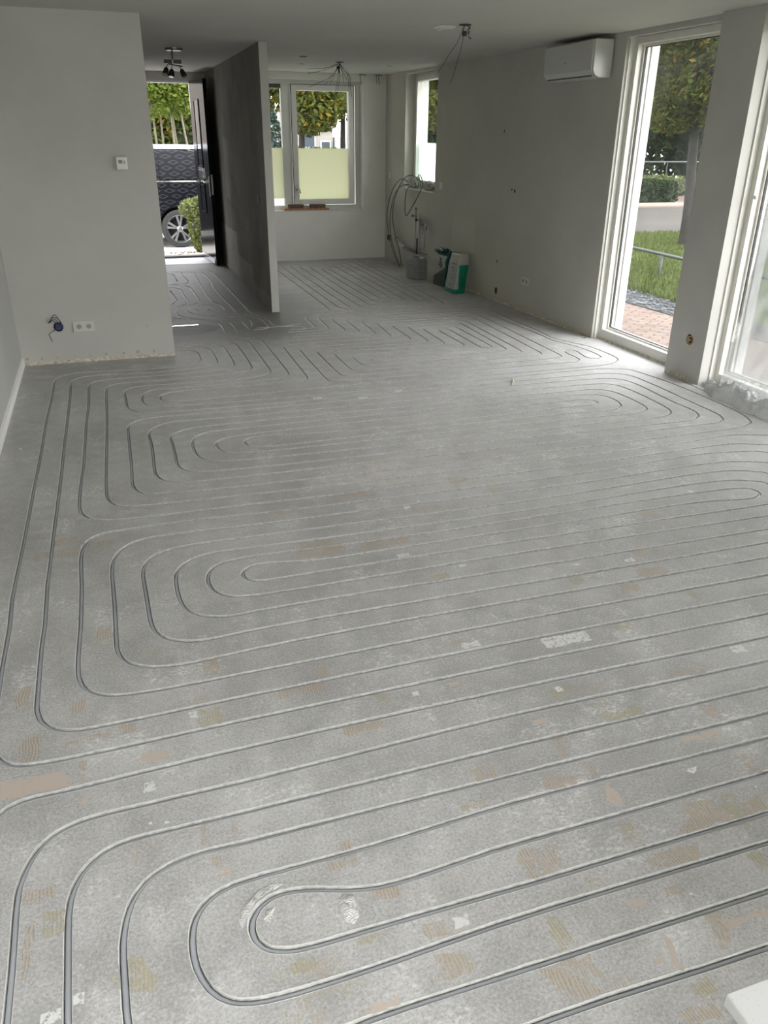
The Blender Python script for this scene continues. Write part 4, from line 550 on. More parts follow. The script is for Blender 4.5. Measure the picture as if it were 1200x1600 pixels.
    at = np.array([1. if dist(p) < .0008 else 0. for p in V])
    pk = np.full(len(f), -1)
    for r, ring in enumerate(rings):
        lo, hi = ring.min(0), ring.max(0); near = np.where(((cen >= lo) & (cen <= hi)).all(1))[0]
        for i in near:
            x, y = cen[i]; ins = False; j = len(ring)-1
            for k in range(len(ring)):
                if (ring[k][1] > y) != (ring[j][1] > y) and x < (ring[j][0]-ring[k][0])*(y-ring[k][1])/(ring[j][1]-ring[k][1])+ring[k][0]: ins = not ins
                j = k
            if ins: pk[i] = r
    tri = [tuple(t) for t, k in zip(f, keep) if k]; src = [o for o, k in zip(pk, keep) if k]
    me = bpy.data.meshes.new('floor')
    nv = len(V); vs = [(x, y, 0.) for x, y in V]
    wall_faces = [tuple(i+nv for i in t) for t in walls.f]; vs += walls.v
    nb = len(vs); vs += [(X0, Y0, -.2), (X1, Y0, -.2), (X1, Y1, -.2), (X0, Y1, -.2), (X0, Y0, 0), (X1, Y0, 0), (X1, Y1, 0), (X0, Y1, 0)]
    box = [(nb, nb+3, nb+2, nb+1), (nb, nb+1, nb+5, nb+4), (nb+1, nb+2, nb+6, nb+5), (nb+2, nb+3, nb+7, nb+6), (nb+3, nb, nb+4, nb+7)]
    # all surface triangles face up
    T = []
    for t in tri:
        a, b, c = (V[k] for k in t[:3]); T.append(t if (b[0]-a[0])*(c[1]-a[1])-(b[1]-a[1])*(c[0]-a[0]) > 0 else t[::-1])
    me.from_pydata(vs, [], T+wall_faces+box); me.update()
    mats = [M_CONC, M_DUST]+[M_PATCH[k] for k in 'tyswd']; idx = {'t': 2, 'y': 3, 's': 4, 'w': 5, 'd': 6}
    mi = [idx[kinds[o]] if o >= 0 else 0 for o in src]+[1]*len(wall_faces)+[0]*5
    me.polygons.foreach_set('material_index', mi)
    A = me.attributes.new('edge', 'FLOAT', 'POINT'); A.data.foreach_set('value', list(at)+[1.]*len(walls.v)+[0.]*8)
    return link('floor', me, mats, kind='structure')
build_floor()
PIPE_LABEL = {
    'A': 'grey heating pipe making the outermost line along the left wall, then around the foreground',
    'B': 'grey heating pipe in the second groove from the left wall',
    'C': 'grey heating pipe of the large middle spiral that ends in a loop at left centre',
    'D': 'grey heating pipe of the flat spiral at the far end beside the first tall window',
    'E': 'grey heating pipe winding in stepped diagonals between the kitchen and the first tall window',
    'F': 'grey heating pipe nested inside the stepped diagonals, ending in a short hook in mid room',
    'G': 'grey heating pipe of the long straight spiral on the kitchen floor',
    'H1': 'grey heating pipe nearest the divider wall on the hall floor', 'H2': 'second grey heating pipe from the divider wall on the hall floor',
    'H3': 'grey heating pipe curling into a small ring on the hall floor', 'H4': 'shortest grey heating pipe piece near the front door threshold',
    'H5': 'grey heating pipe bending around the small ring in the hall', 'H6': 'grey heating pipe outside the bend around the ring in the hall',
    'H7': 'short grey heating pipe at the left edge of the hall floor', 'H8': 'grey heating pipe running past the wet patch at the hall opening',
    'H9': 'short loose grey heating pipe between hall and living room', 'K0': 'short grey heating pipe hooked beside the end of the divider wall'}
for k, P in PATH.items():
    if k == 'gap': continue
    P = resample(P, .3)
    o = MB().tube([(x, y, -.0116+.0012*noise.noise(Vector((x*2, y*2, 3)))) for x, y in P], .0075, 8).build('heating_pipe', M_PIPE, smooth=True)
    tag(o, PIPE_LABEL[k], 'pipe', 'floor heating pipes laid in the grooves')

# ---------------------------------------------------------------- room shell
def struct(name, mb, m, parent=None, **kw):
    o = mb.build(name, m, parent, **kw)
    if parent is None: o['kind'] = 'structure'
    return o
H = 2.40
struct('ceiling', MB().box((-.83, -1.0, H), (4.45, 12.62, H+.2)), M_CEIL)
struct('wall_left', MB().box((-.85, -1.0, 0), (-.73, 6.64, H)), M_GREYW)
pw = MB(); pw.box((-.85, 6.64, 0), (.43, 6.76, H)); pw.box((.31, 6.76, 0), (.43, 12.37, H)); struct('wall_partition', pw, M_WALL)
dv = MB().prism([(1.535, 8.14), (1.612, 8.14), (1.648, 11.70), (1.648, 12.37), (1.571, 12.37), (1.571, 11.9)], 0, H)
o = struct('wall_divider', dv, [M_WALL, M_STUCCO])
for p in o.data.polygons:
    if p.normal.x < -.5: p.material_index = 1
# kitchen end wall with window opening
KX0, KX1, KZ0, KZ1 = 1.80, 3.615, .672, 2.312
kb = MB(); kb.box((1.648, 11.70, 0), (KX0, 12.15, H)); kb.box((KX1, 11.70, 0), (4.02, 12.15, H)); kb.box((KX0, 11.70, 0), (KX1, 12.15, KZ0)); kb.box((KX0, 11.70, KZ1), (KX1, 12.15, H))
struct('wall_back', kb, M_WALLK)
struct('trim_1', MB().box((KX0-.0, 11.69, KZ0-.012), (KX1+.01, 11.86, KZ0+.006)), M_FRAMEW)
# hall end wall with front door opening
hb = MB(); hb.box((.31, 12.37, 0), (.46, 12.62, H)); hb.box((1.42, 12.37, 0), (1.66, 12.62, H)); hb.box((.46, 12.37, 2.29), (1.42, 12.62, H)); struct('wall_hall_end', hb, M_WALL)
# right wall (slightly out of square, as built)
def wx(y): return 3.952+(11.70-y)*(4.088-3.952)/5.5
YA0, YA1, YB0, YB1, YC0, YC1 = 5.04, 6.205, 2.45, 4.655, -.35, 2.05
XO = 4.345
def strip(y0, y1, z0, z1, mb, x=None):
    XO = 4.27
    mb.prism([(wx(y0) if x is None else x, y0), (XO, y0), (XO, y1), (wx(y1) if x is None else x, y1)], z0, z1)
rw_ = MB(); D0, D1, DZ0, DZ1 = 9.905, 10.955, 1.015, 2.372
strip(YA1, D0, 0, H, rw_); strip(D1, 11.70, 0, H, rw_); strip(D0, D1, 0, DZ0, rw_); strip(D0, D1, DZ1, H, rw_); strip(11.70, 12.15, 0, H, rw_)
struct('wall_right', rw_, M_WALLR)
pr_ = MB(); pr_.prism([(4.03, YB1), (XO, YB1), (XO, YA0), (4.02, YA0)], 0, H); pr_.box((4.05, -1.0, 0), (XO, YB0, H))
for a, b, x in ((YA0, YA1, 4.088), (YB0, YB1, 4.06)): pr_.box((x, a, 2.362), (XO, b, H))
struct('wall_right_piers', pr_, M_WALL)
# rear wall, behind the camera, with a wide garden window
rb = MB(); rb.box((-.85, -1.0, 0), (-.70, -.8, H)); rb.box((2.0, -1.0, 0), (4.345, -.8, H)); rb.box((-.70, -1.0, 2.36), (2.0, -.8, H)); rb.box((-.70, -1.0, 0), (2.0, -.8, .05)); struct('wall_rear', rb, M_WALL)

# ---- windows
def frame_ring(mb, axis, plane0, plane1, a0, a1, z0, z1, w, wb=None, wt=None):
    wb = w if wb is None else wb; wt = w if wt is None else wt
    def bx(a, b, c, d):
        if axis == 'x': mb.box((plane0, a, c), (plane1, b, d))
        else: mb.box((a, plane0, c), (b, plane1, d))
    bx(a0, a0+w, z0, z1); bx(a1-w, a1, z0, z1); bx(a0+w, a1-w, z0, z0+wb); bx(a0+w, a1-w, z1-wt, z1)
def garden_window(name, y0, y1, x_in, glass, sheet=False):
    w = MB(); frame_ring(w, 'x', 4.155, 4.275, y0, y1, 0, 2.362, .055, .09, .05)
    o = struct(name, w, M_FRAME, bevel=.003)
    b = MB(); frame_ring(b, 'x', 4.205, 4.262, y0+.055, y1-.055, .09, 2.312, .016); b.build('glazing_bead', M_FRAME, o, bevel=.002)
    g = MB(); frame_ring(g, 'x', 4.215, 4.235, y0+.071, y1-.071, .106, 2.296, .005); g.build('gasket', M_GASKET, o)
    MB().box((4.222, y0+.074, .109), (4.228, y1-.074, 2.293)).build('pane', glass, o)
    # inner reveal lining, a painted board that stops short of the plaster corner
    l = MB(); l.box((4.112, y1-.012, 0), (4.155, y1, 2.362)); l.box((4.112, y0, 0), (4.155, y0+.012, 2.362)); l.build('reveal_lining', M_FRAME, o)
    # outer white boards on the reveal
    e = MB(); e.box((4.275, y1-.075, -.02), (XO, y1, 2.362)); e.box((4.275, y0, -.02), (XO, y0+.03, 2.362)); e.build('outer_reveal_board', M_EXTW, o)
    return o
garden_window('window_1', YA0, YA1, 4.09, M_GLASSD)
garden_window('window_2', YB0, YB1, 4.05, M_GLASSD)
# kitchen end window
w = MB(); frame_ring(w, 'y', 11.84, 11.93, KX0, KX1, KZ0+.006, KZ1, .07, .06, .05); w.box((2.50, 11.84, KZ0+.06), (2.625, 11.93, KZ1-.05)); w.box((2.15, 11.84, KZ0+.06), (2.2, 11.93, KZ1-.05))
o = struct('window_3', w, M_FRAMEW, bevel=.003)
s_ = MB(); frame_ring(s_, 'y', 11.815, 11.90, 2.635, 3.515, .752, 2.258, .072, .066, .07); sash = s_.build('sash', M_FRAMEW, o, bevel=.004)
g = MB(); frame_ring(g, 'y', 11.812, 11.84, 2.629, 3.521, .746, 2.264, .004); g.build('gasket', M_GASKET, o)
MB().box((2.707, 11.862, .818), (3.443, 11.868, 2.188)).build('pane', M_GLASS, sash)
MB().box((2.707, 11.858, .818), (3.443, 11.8605, 1.478)).build('frosted_film', M_FILM, sash)
MB().box((2.2, 11.862, .735), (2.5, 11.868, 2.215)).build('pane', M_GLASS, o)
MB().box((2.2, 11.858, .83), (2.5, 11.8605, 1.482)).build('frosted_film', M_FILM, o)
MB().box((1.87, 11.862, .735), (2.15, 11.868, 2.26)).build('pane', M_GLASS, o)
v = MB(); v.box((2.2, 11.835, 2.21), (2.5, 11.90, 2.262))
for k in range(3): v.box((2.205, 11.831, 2.218+.014*k), (2.495, 11.836, 2.223+.014*k))
v.build('vent_grille', mat('grey_vent_plastic', (.12, .12, .11), .5), o)
h = MB(); h.box((2.655, 11.800, .935), (2.68, 11.816, 1.005)); h.tube([(2.668, 11.80, .985), (2.668, 11.775, .985)], .007); h.tube([(2.668, 11.775, .988), (2.70, 11.772, .955), (2.715, 11.772, .90)], .008); h.build('handle', M_CHROME, sash, smooth=True)
# kitchen side window
w = MB(); frame_ring(w, 'x', 4.10, 4.18, D0, D1, DZ0+.004, DZ1, .06, .06, .05)
o = struct('window_4', w, M_FRAME, bevel=.003)
s_ = MB(); frame_ring(s_, 'x', 4.075, 4.16, D0+.05, D1-.10, 1.065, 2.33, .05, .055, .05); sash = s_.build('sash', M_FRAMEW, o, bevel=.004)
MB().box((4.128, D0+.1, 1.12), (4.134, D1-.15, 2.28)).build('pane', M_GLASS, sash)
MB().box((4.124, D0+.1, 1.12), (4.1265, D1-.15, 1.566)).build('frosted_film', M_FILM2, sash)
e = MB(); e.box((4.18, D1-.05, DZ0), (4.272, D1, DZ1)); e.build('outer_reveal_board', M_EXTW, o)
struct('trim_2', MB().box((wx(10.4)-.012, D0, DZ0-.014), (4.10, D1, DZ0+.004)), M_FRAMEW)
# rear garden window
w = MB(); frame_ring(w, 'y', -.95, -.85, -.70, 2.0, .05, 2.36, .06); w.box((.60, -.95, .11), (.68, -.85, 2.30))
o = struct('window_5', w, M_FRAMEW); MB().box((-.64, -.903, .11), (1.94, -.897, 2.30)).build('pane', M_GLASS, o)

# ---- skirting strips and the broken mortar line where the skirting was removed
b = MB().extr([(-.73, 0), (-.715, 0), (-.716, .055), (-.73, .06)], 'y', -.8, 6.64); struct('baseboard_left', b, M_FRAMEW)
def mortar(name, pts, nx, ny, hgt, dep, m):
    """rough ridge along a wall foot; pts = two ends, (nx, ny) = out of the wall"""
    (x0, y0), (x1, y1) = pts; L = math.hypot(x1-x0, y1-y0); n = max(8, int(L/.02)); vs, fs = [], []
    for i in range(n+1):
        t = i/n; x, y = x0+(x1-x0)*t, y0+(y1-y0)*t
        a = hgt*(.65+.7*abs(noise.noise(Vector((x*9, y*9, 1)))))+hgt*.25*noise.noise(Vector((x*50, y*50, 2))); d = dep*(.5+1.1*abs(noise.noise(Vector((x*14, y*14, 4)))))
        vs += [(x, y, -.001), (x+nx*d, y+ny*d, -.001), (x+nx*d*.8, y+ny*d*.8, a*.45), (x+nx*d*.45, y+ny*d*.45, a), (x, y, a)]
        if i: k = 5*i; fs += [(k-5+j, k-4+j, k+1+j, k+j) for j in range(4)]+[(k-1, k-5, k, k+4)]
    return struct(name, MB().add(vs, fs), m)
M_MORT = mat('crumbling_mortar', (.56, .51, .42), .95, var=.35, scale=40, bump=.6, bscale=160)
mortar('trim_3', ((-.72, 6.642), (.425, 6.642)), 0, -1, .030, .016, M_MORT)
mortar('trim_4', ((wx(9.9), 9.9), (wx(6.3), 6.3)), -1, 0, .022, .02, M_MORT)
mortar('trim_5', ((4.03, YA1+.05), (4.03, YA1+.001)), -1, 0, .012, .012, M_MORT)
mortar('trim_6', ((4.025, 5.02), (4.03, 4.68)), -1, 0, .03, .012, M_MORT)
mortar('trim_7', ((4.155, YA0+.02), (4.155, YA1-.02)), -1, 0, .016, .03, M_MORT)
# round filler spots left by the removed skirting
M_FILL = mat('grey_filler', (.36, .355, .33), .9)
def disc(name, c, r, axis, m, label, cat, group=None, t=.0015, sign=-1):
    pr = [(r, 0), (r, sign*t), (r*.6, sign*t*1.6), (.0005, sign*t*1.6)]
    o = MB().lathe([(a, h) for a, h in pr], (0, 0, 0), axis, 16).build(name, m, smooth=False); o.location = c
    return tag(o, label, cat, group)
spots = [(-.69, .050, .011), (-.585, .047, .009), (-.47, .045, .006), (-.34, .05, .006), (-.225, .047, .006), (-.105, .05, .010), (.03, .046, .010), (.14, .05, .013), (.265, .047, .010)]
for i, (x, z, r) in enumerate(spots):
    if 0 < i < 8: lb = 'round grey filler spot low on the partition wall, number %s from the corner' % ['one', 'two', 'three', 'four', 'five', 'six', 'seven', 'eight', 'nine'][i]
    else: lb = ['round grey filler spot nearest the left wall corner', '', '', '', '', '', '', '', 'round grey filler spot nearest the free end of the partition wall'][i]
    disc('filler_spot', (x, 6.64, z), r, 'y', M_FILL, lb, 'filler spot', 'filler spots along the foot of the partition wall')
disc('filler_spot', (.235, 6.64, .255), .006, 'y', M_FILL, 'small filler spot alone to the right of the double socket', 'filler spot')
disc('filler_spot', (4.027, 4.905, .295), .028, 'x', M_FILL, 'round grey filler spot beside the hole in the pier', 'filler spot')

# ---- front door, swung open against the divider wall
def dlocal(mb, *a, **k): return mb.build(*a, **k)
fr = MB(); fr.box((.46, 12.40, 0), (.50, 12.50, 2.29)); fr.box((.50, 12.40, 2.265), (1.36, 12.50, 2.29)); struct('trim_8', fr, M_FRAMEW); struct('trim_11', MB().box((1.36, 12.41, 0), (1.42, 12.50, 2.29)), M_DOOR)
th = MB(); th.box((.46, 12.34, 0), (1.42, 12.62, .018)); th.box((.46, 12.36, .018), (1.42, 12.39, .03)); struct('trim_9', th, mat('dark_threshold', (.06, .06, .06), .4))
struct('trim_10', MB().box((.43, 11.72, .0005), (1.44, 12.34, .004)), mat('pale_door_mat_screed', (.55, .56, .60), .5, bump=.2))
HX, HY = 1.355, 12.40; EX, EY = 1.425, 11.47
ang = math.atan2(EY-HY, EX-HX); LW = math.hypot(EX-HX, EY-HY)
door = bpy.data.objects.new('door_1', None); COL.objects.link(door); door.location = (HX, HY, .012); door.rotation_euler = (0, 0, ang); door['kind'] = 'structure'
# local x along the leaf, local +y = side facing the hall wall?  visible face is local -y
leafm = MB(); leafm.box((0, 0, 0), (LW, .05, 2.27)); leaf = leafm.build('door_leaf', M_DOOR, door, bevel=.003)
recess = MB(); recess.box((.27, -.004, .66), (.55, .004, 1.06)); recess.box((.27, -.004, 1.24), (.55, .004, 2.03)); recess.build('slot_pane', M_DGLASS, door)
rim = MB()
for z0, z1 in ((.66, 1.06), (1.24, 2.03)):
    rim.box((.25, -.010, z0-.02), (.27, .002, z1+.02)); rim.box((.55, -.010, z0-.02), (.57, .002, z1+.02)); rim.box((.27, -.010, z0-.02), (.55, .002, z0)); rim.box((.27, -.010, z1), (.55, .002, z1+.02))
rim.build('slot_moulding', M_DOOR, door, bevel=.002)
lb = MB(); lb.box((.26, -.014, 1.09), (.58, .0, 1.215)); lbo = lb.build('letterbox', M_CHROME, door, bevel=.004)
MB().box((.285, -.019, 1.115), (.555, -.013, 1.19)).build('flap', M_CHROME, lbo, bevel=.003)
hd = MB(); hd.box((.875, -.009, .88), (.912, 0, 1.13)); hdo = hd.build('handle_plate', M_STEEL, door, bevel=.003)
MB().tube(cpts([(.893, -.006, 1.055), (.893, -.05, 1.055), (.88, -.058, 1.055), (.78, -.058, 1.055)], 4), .009).build('lever', M_STEEL, hdo, smooth=True)
MB().box((.01, -.006, .0), (.86, .001, .07)).build('kick_strip', M_STEEL, door, bevel=.002)
ed = MB(); ed.box((LW-.001, .012, .9), (LW+.003, .036, 1.15)); ed.build('lock_plate', M_STEEL, door)

# ---------------------------------------------------------------- things on the walls and ceiling
def rbox(lo, hi): return MB().box(lo, hi)
# thermostat
t = empty('thermostat', (.192, 6.64, 1.448), 'small square white thermostat high on the partition wall', 'thermostat')
rbox((-.04, -.026, -.045), (.04, 0, .045)).build('housing', M_WHITE, t, bevel=.008)
rbox((-.022, -.0275, -.002), (.006, -.025, .022)).build('display', mat('lcd_grey', (.10, .105, .09), .2), t)
for z in (.012, .001): rbox((.017, -.029, z-.003), (.025, -.025, z+.003)).build('button', M_BLACK, t)
# double socket
M_SOCK = mat('ivory_plastic', (.575, .565, .51), .35, var=.02)
def socket(loc, rotz, label, n=2, group=None, m=M_SOCK):
    t = empty('wall_socket', loc, label, 'wall socket', group, rotz)
    w = .0375*n+.005
    rbox((-w, -.009, -.041), (w, 0, .041)).build('cover_plate', m, t, bevel=.003)
    for k in range(n):
        cx = (k-(n-1)/2)*.071
        s = MB().lathe([(.0215, -.0095), (.0215, -.011), (.019, -.011), (.018, .002), (.0005, .002)], (cx, 0, 0), 'y', 24).build('outlet', m, t, smooth=False)
        MB().lathe([(.0185, -.0088), (.0005, -.0089)], (cx, -.0008, 0), 'y', 20).build('well', mat('socket_shadow_grey', (.30, .295, .26), .5), s)
        for dx in (-.0085, .0085): MB().lathe([(.0028, -.0100), (.0005, -.0102)], (cx+dx, -.0004, 0), 'y', 8).build('pin_hole', M_BLACK, s)
        rbox((cx-.004, -.0135, -.0195), (cx+.004, -.009, -.015)).build('earth_clip', M_METAL, s)
    return t
socket((-.240, 6.64, .279), 0, 'ivory double wall socket low on the partition wall')
def wr(y, z): return (wx(y)-.0005, y, z)
socket(wr(7.47, .308), -PI/2+.02, 'ivory double wall socket low on the right wall, between bags and tall window')
for y, z, lb in ((11.50, 1.14, 'small white wall plate on the right wall near the far kitchen corner'), (9.70, 1.10, 'small plate just below and right of the small kitchen window')):
    t = empty('wall_plate', wr(y, z), lb, 'wall plate', None, -PI/2+.02)
    rbox((-.04, -.008, -.04), (.04, 0, .04)).build('plate', M_WHITE, t, bevel=.003); rbox((-.022, -.012, -.028), (.022, -.007, .028)).build('rocker', M_WHITE, t, bevel=.002)
t = empty('light_switch', (1.5375, 8.55, 1.05), 'brown light switch on the dark side of the divider wall', 'light switch', None, PI/2*3)
rbox((-.04, -.010, -.04), (.04, 0, .04)).build('plate', mat('brown_plastic', (.16, .13, .09), .4), t, bevel=.003); rbox((-.025, -.014, -.025), (.025, -.009, .025)).build('rocker', mat('brown_plastic_rocker', (.20, .165, .11), .4), t, bevel=.002)
# open round junction box with blue shell and loose cable
t = empty('junction_box', (-.425, 6.64, .286), 'open round dark blue junction box with loose dark cables on the partition wall', 'junction box')
MB().lathe([(.034, 0), (.036, -.005), (.033, -.006), (.031, .0), (.0005, .0)], (0, 0, 0), 'y', 24).build('shell', mat('blue_black_plastic', (.02, .025, .07), .45), t)
MB().lathe([(.031, -.002), (.024, -.009), (.010, -.007), (.0005, -.004)], (.002, 0, .002), 'y', 20).build('inner_coil', mat('coiled_blue_wire', (.03, .035, .10), .5, var=.6, scale=160), t)
wv = MB(); wv.tube(cpts([(-.01, -.006, .02), (-.035, -.02, .055), (-.07, -.02, .035), (-.055, -.022, .05), (-.02, -.02, .095), (.0, -.018, .08), (.02, -.008, .03)], 5), .0025)
wv.tube(cpts([(.01, -.006, .02), (-.02, -.022, .065), (-.06, -.02, .035), (-.03, -.022, .075), (.01, -.02, .06), (.03, -.006, .015)], 5), .0022)
wv.tube(cpts([(-.005, -.008, -.005), (-.03, -.02, -.02), (-.075, -.022, -.05), (-.07, -.02, -.075), (-.062, -.015, -.11)], 5), .0026)
wv.build('loose_cable', M_WIRE, t, smooth=True)
# black recessed socket box at the foot of the right wall behind the cables
def hole(loc, w, h, label, m=M_BLACK, kind='wall hole', rz=-PI/2+.02):
    t = MB(); n = 14; vs = []
    for k in range(n):
        a = 2*PI*k/n; r = 1+.22*noise.noise(Vector((k*.7, loc[1]*3, loc[2])))
        vs.append((w*math.cos(a)*r, -.003, h*math.sin(a)*r))
    vs2 = [(x*1.1, .0, z*1.1) for x, y, z in vs]; vs3 = [(x*.6, -.001, z*.6) for x, y, z in vs]
    t.add(vs2+vs+vs3, [(k, (k+1) % n, n+(k+1) % n, n+k) for k in range(n)]+[(n+k, n+(k+1) % n, 2*n+(k+1) % n, 2*n+k) for k in range(n)]+[tuple(range(2*n, 3*n))])
    o = t.build('wall_hole', m); o.location = loc; o.rotation_euler = (0, 0, rz); return tag(o, label, kind)
t = empty('socket_box', wr(11.50, .305), 'black square socket box low on the right wall behind the hanging cables', 'socket box', None, -PI/2+.02)
fb_ = MB(); fb_.box((-.036, -.022, -.036), (.036, 0, -.028)); fb_.box((-.036, -.022, .028), (.036, 0, .036)); fb_.box((-.036, -.022, -.028), (-.028, 0, .028)); fb_.box((.028, -.022, -.028), (.036, 0, .028)); fb_.build('box_rim', M_BLACK, t); rbox((-.028, -.010, -.028), (.028, 0, .028)).build('box_back', M_BLACK, t)
hole(wr(8.10, .110), .022, .034, 'dark upright hole at the foot of the bare wall patch', mat('dark_hole', (.025, .022, .015), .9))
hole(wr(7.90, 1.158), .009, .010, 'left one of two small dark screw holes mid height on the right wall')
hole(wr(7.84, 1.148), .012, .017, 'right and larger one of two dark screw holes mid height on the right wall')
hole(wr(8.15, 1.70), .006, .014, 'small dark nail hole high on the right wall')
hole(wr(8.72, 1.68), .007, .009, 'tiny grey plug hole high on the right wall, left of the nail hole', M_FILL)
hole(wr(8.12, .42), .007, .013, 'small dark mark in the middle of the bare wall patch')
hole(wr(9.62, .93), .007, .012, 'small grey plug hole below the small kitchen window, towards the camera', M_FILL)
t = empty('cable_hole', (4.027, 4.822, .30), 'ragged ochre hole with a wooden plug low on the pier between the tall windows', 'wall hole', None, -PI/2)
MB().lathe([(.040, 0), (.036, -.004), (.028, -.003), (.026, .0), (.0005, .0)], (0, 0, 0), 'y', 18).build('ragged_edge', mat('ochre_screed_edge', (.30, .19, .07), .9, var=.4, scale=80), t)
pl = MB().lathe([(.012, -.002), (.013, -.016), (.009, -.022), (.0005, -.022)], (.004, 0, .0), 'y', 12).build('plug', mat('wooden_plug', (.48, .30, .10), .8, var=.3, scale=60), t)
MB().lathe([(.024, -.001), (.022, -.0045), (.0005, -.0048)], (.004, 0, -.002), 'y', 14).build('cavity', M_BLACK, t)
MB().lathe([(.006, 0), (.008, -.01), (.004, -.018), (.0005, -.018)], (.0, 0, .034), 'y', 8).build('cable_stub', M_BLACK, t)

# air conditioner under the ceiling
t = empty('air_conditioner', (wx(6.75), 6.76, 2.09), 'white wall mounted air conditioner just under the ceiling beside the tall window', 'air conditioner')
prof = [(0, 0), (-.115, 0), (-.150, .016), (-.172, .05), (-.176, .262), (-.166, .272), (0, .272)]
cs = MB().extr(prof, 'y', -.40, .41).build('casing', M_ACW, t, bevel=.006, bseg=3)
MB().extr([(-.1595, .020), (-.181, .052), (-.1845, .258), (-.176, .266), (-.172, .05), (-.15, .016)], 'y', -.385, .395).build('front_cover', M_ACW, t, bevel=.002)
MB().extr([(-.118, -.004), (-.152, .010), (-.150, .016), (-.115, .002)], 'y', -.36, .37).build('air_flap', M_ACW, t)
MB().box((-.156, -.352, .0085), (-.150, .362, .0145)).build('flap_gap', M_BLACK, t)
MB().box((-.05, -.03, .268), (-.008, .4, .273)).build('top_grille', M_BLACK, t)
MB().box((-.186, .02, .12), (-.1835, .045, .128)).build('badge', M_METAL, t)

# ceiling outlets
def ceil_plate(loc, r, label, cat, name, m=M_WHITE, group=None):
    t = empty(name, loc, label, cat, group)
    MB().lathe([(r, 0), (r, -.004), (r*.9, -.010), (r*.4, -.012), (.0005, -.012)], (0, 0, 0), 'z', 28).build('cover', m, t, smooth=True); return t
t = ceil_plate((2.66, 6.50, H), .085, 'shallow round white ceiling cover beside the hanging wires', 'ceiling cover', 'ceiling_cover')
MB().lathe([(.018, -.010), (.022, -.022), (.012, -.028), (.0005, -.028)], (-.04, -.0, 0), 'z', 16).build('knob', M_WHITE, t, smooth=True)
t = empty('ceiling_outlet', (2.75, 6.32, H), 'open black ceiling outlet with two long hanging wires in the living room', 'ceiling outlet')
rg = MB().lathe([(.045, 0), (.045, -.006), (.028, -.006), (.027, -.001), (.0005, -.001)], (0, 0, 0), 'z', 24).build('outlet_rim', M_BLACK, t)
MB().box((-.018, -.012, -.075), (.012, .012, -.042)).build('terminal_block', M_BLACK, t, bevel=.003)
w = MB(); w.tube(cpts([(.0, 0, 0), (-.012, 0, -.03), (-.006, 0, -.06)]), .004); w.tube(cpts([(.01, 0, 0), (.035, .0, -.02), (.02, 0, -.035), (.034, 0, -.05), (.012, 0, -.055)]), .0035); w.tube(cpts([(.02, 0, 0), (.04, 0, -.015), (.03, .0, -.07), (.048, 0, -.088)]), .0025); w.tube([(.045, 0, -.084), (.05, 0, -.092)], .005)
w.build('short_wires', M_WIRE, t, smooth=True)
MB().tube(cpts([(-.02, 0, -.02), (-.028, 0, -.05), (-.06, 0, -.12), (-.12, 0, -.20), (-.19, 0, -.30), (-.225, 0, -.34)]), .0016, 6).build('hanging_wire', M_WIRE, t, smooth=True)
MB().tube(cpts([(-.015, 0, -.03), (-.012, 0, -.08), (-.025, 0, -.16), (-.055, 0, -.25), (-.075, 0, -.33), (-.105, 0, -.39)]), .0018, 6).build('hanging_wire', M_WIRE, t, smooth=True)
t = empty('ceiling_outlet', (2.80, 9.96, H), 'ceiling outlet with a spray of many cut wires in the kitchen', 'ceiling outlet')
MB().lathe([(.045, 0), (.045, -.006), (.03, -.006), (.029, -.001), (.0005, -.001)], (0, 0, 0), 'z', 24).build('outlet_rim', M_BLACK, t)
MB().box((-.035, -.02, -.075), (-.002, .01, -.04)).build('terminal_block', M_BLACK, t, bevel=.003)
MB().box((-.012, .01, -.11), (.004, .026, -.075)).build('terminal_block', M_BLACK, t, bevel=.003)
ends = [((-.2, .0, -.07), (-.38, .02, -.08)), ((-.2, .02, -.09), (-.37, .0, -.125)), ((-.10, .0, -.15), (-.36, .0, -.26)), ((-.08, .02, -.12), (-.17, 0, -.235)), ((-.06, .0, -.12), (-.12, 0, -.23)), ((-.02, .0, -.15), (-.075, 0, -.40)), ((.0, .0, -.15), (-.03, 0, -.30)), ((.04, .0, -.10), (.09, .01, -.18)), ((.03, .0, -.10), (.045, 0, -.20)), ((.09, .0, -.12), (.12, .01, -.33)), ((.12, .0, -.14), (.14, .02, -.24)), ((.10, .0, -.10), (.135, -.02, -.35))]
for a, b in ends: MB().tube(cpts([(0, 0, -.01), (a[0]*.45, a[1]*.3, a[2]*.6), a, b], 5), .0023, 5).build('cut_wire', M_WIRE, t, smooth=True)
for (x, y), lb, r in (((2.25, 9.43), 'dark slot of a recessed spot hole in the kitchen ceiling, left of the wire spray', .035), ((2.46, 10.4), 'small plugged spot hole in the kitchen ceiling behind the wire spray', .03), ((3.5, 10.25), 'small plugged spot hole in the kitchen ceiling right of the wire spray', .03)):
    t = empty('spot_hole', (x, y, H), lb, 'ceiling spot hole')
    MB().lathe([(r+.006, 0), (r+.004, -.003), (r, -.002), (r*.98, -.0005), (.0005, -.0006)], (0, 0, 0), 'z', 20).build('rim', M_BLACK if r > .032 else M_FILL, t)
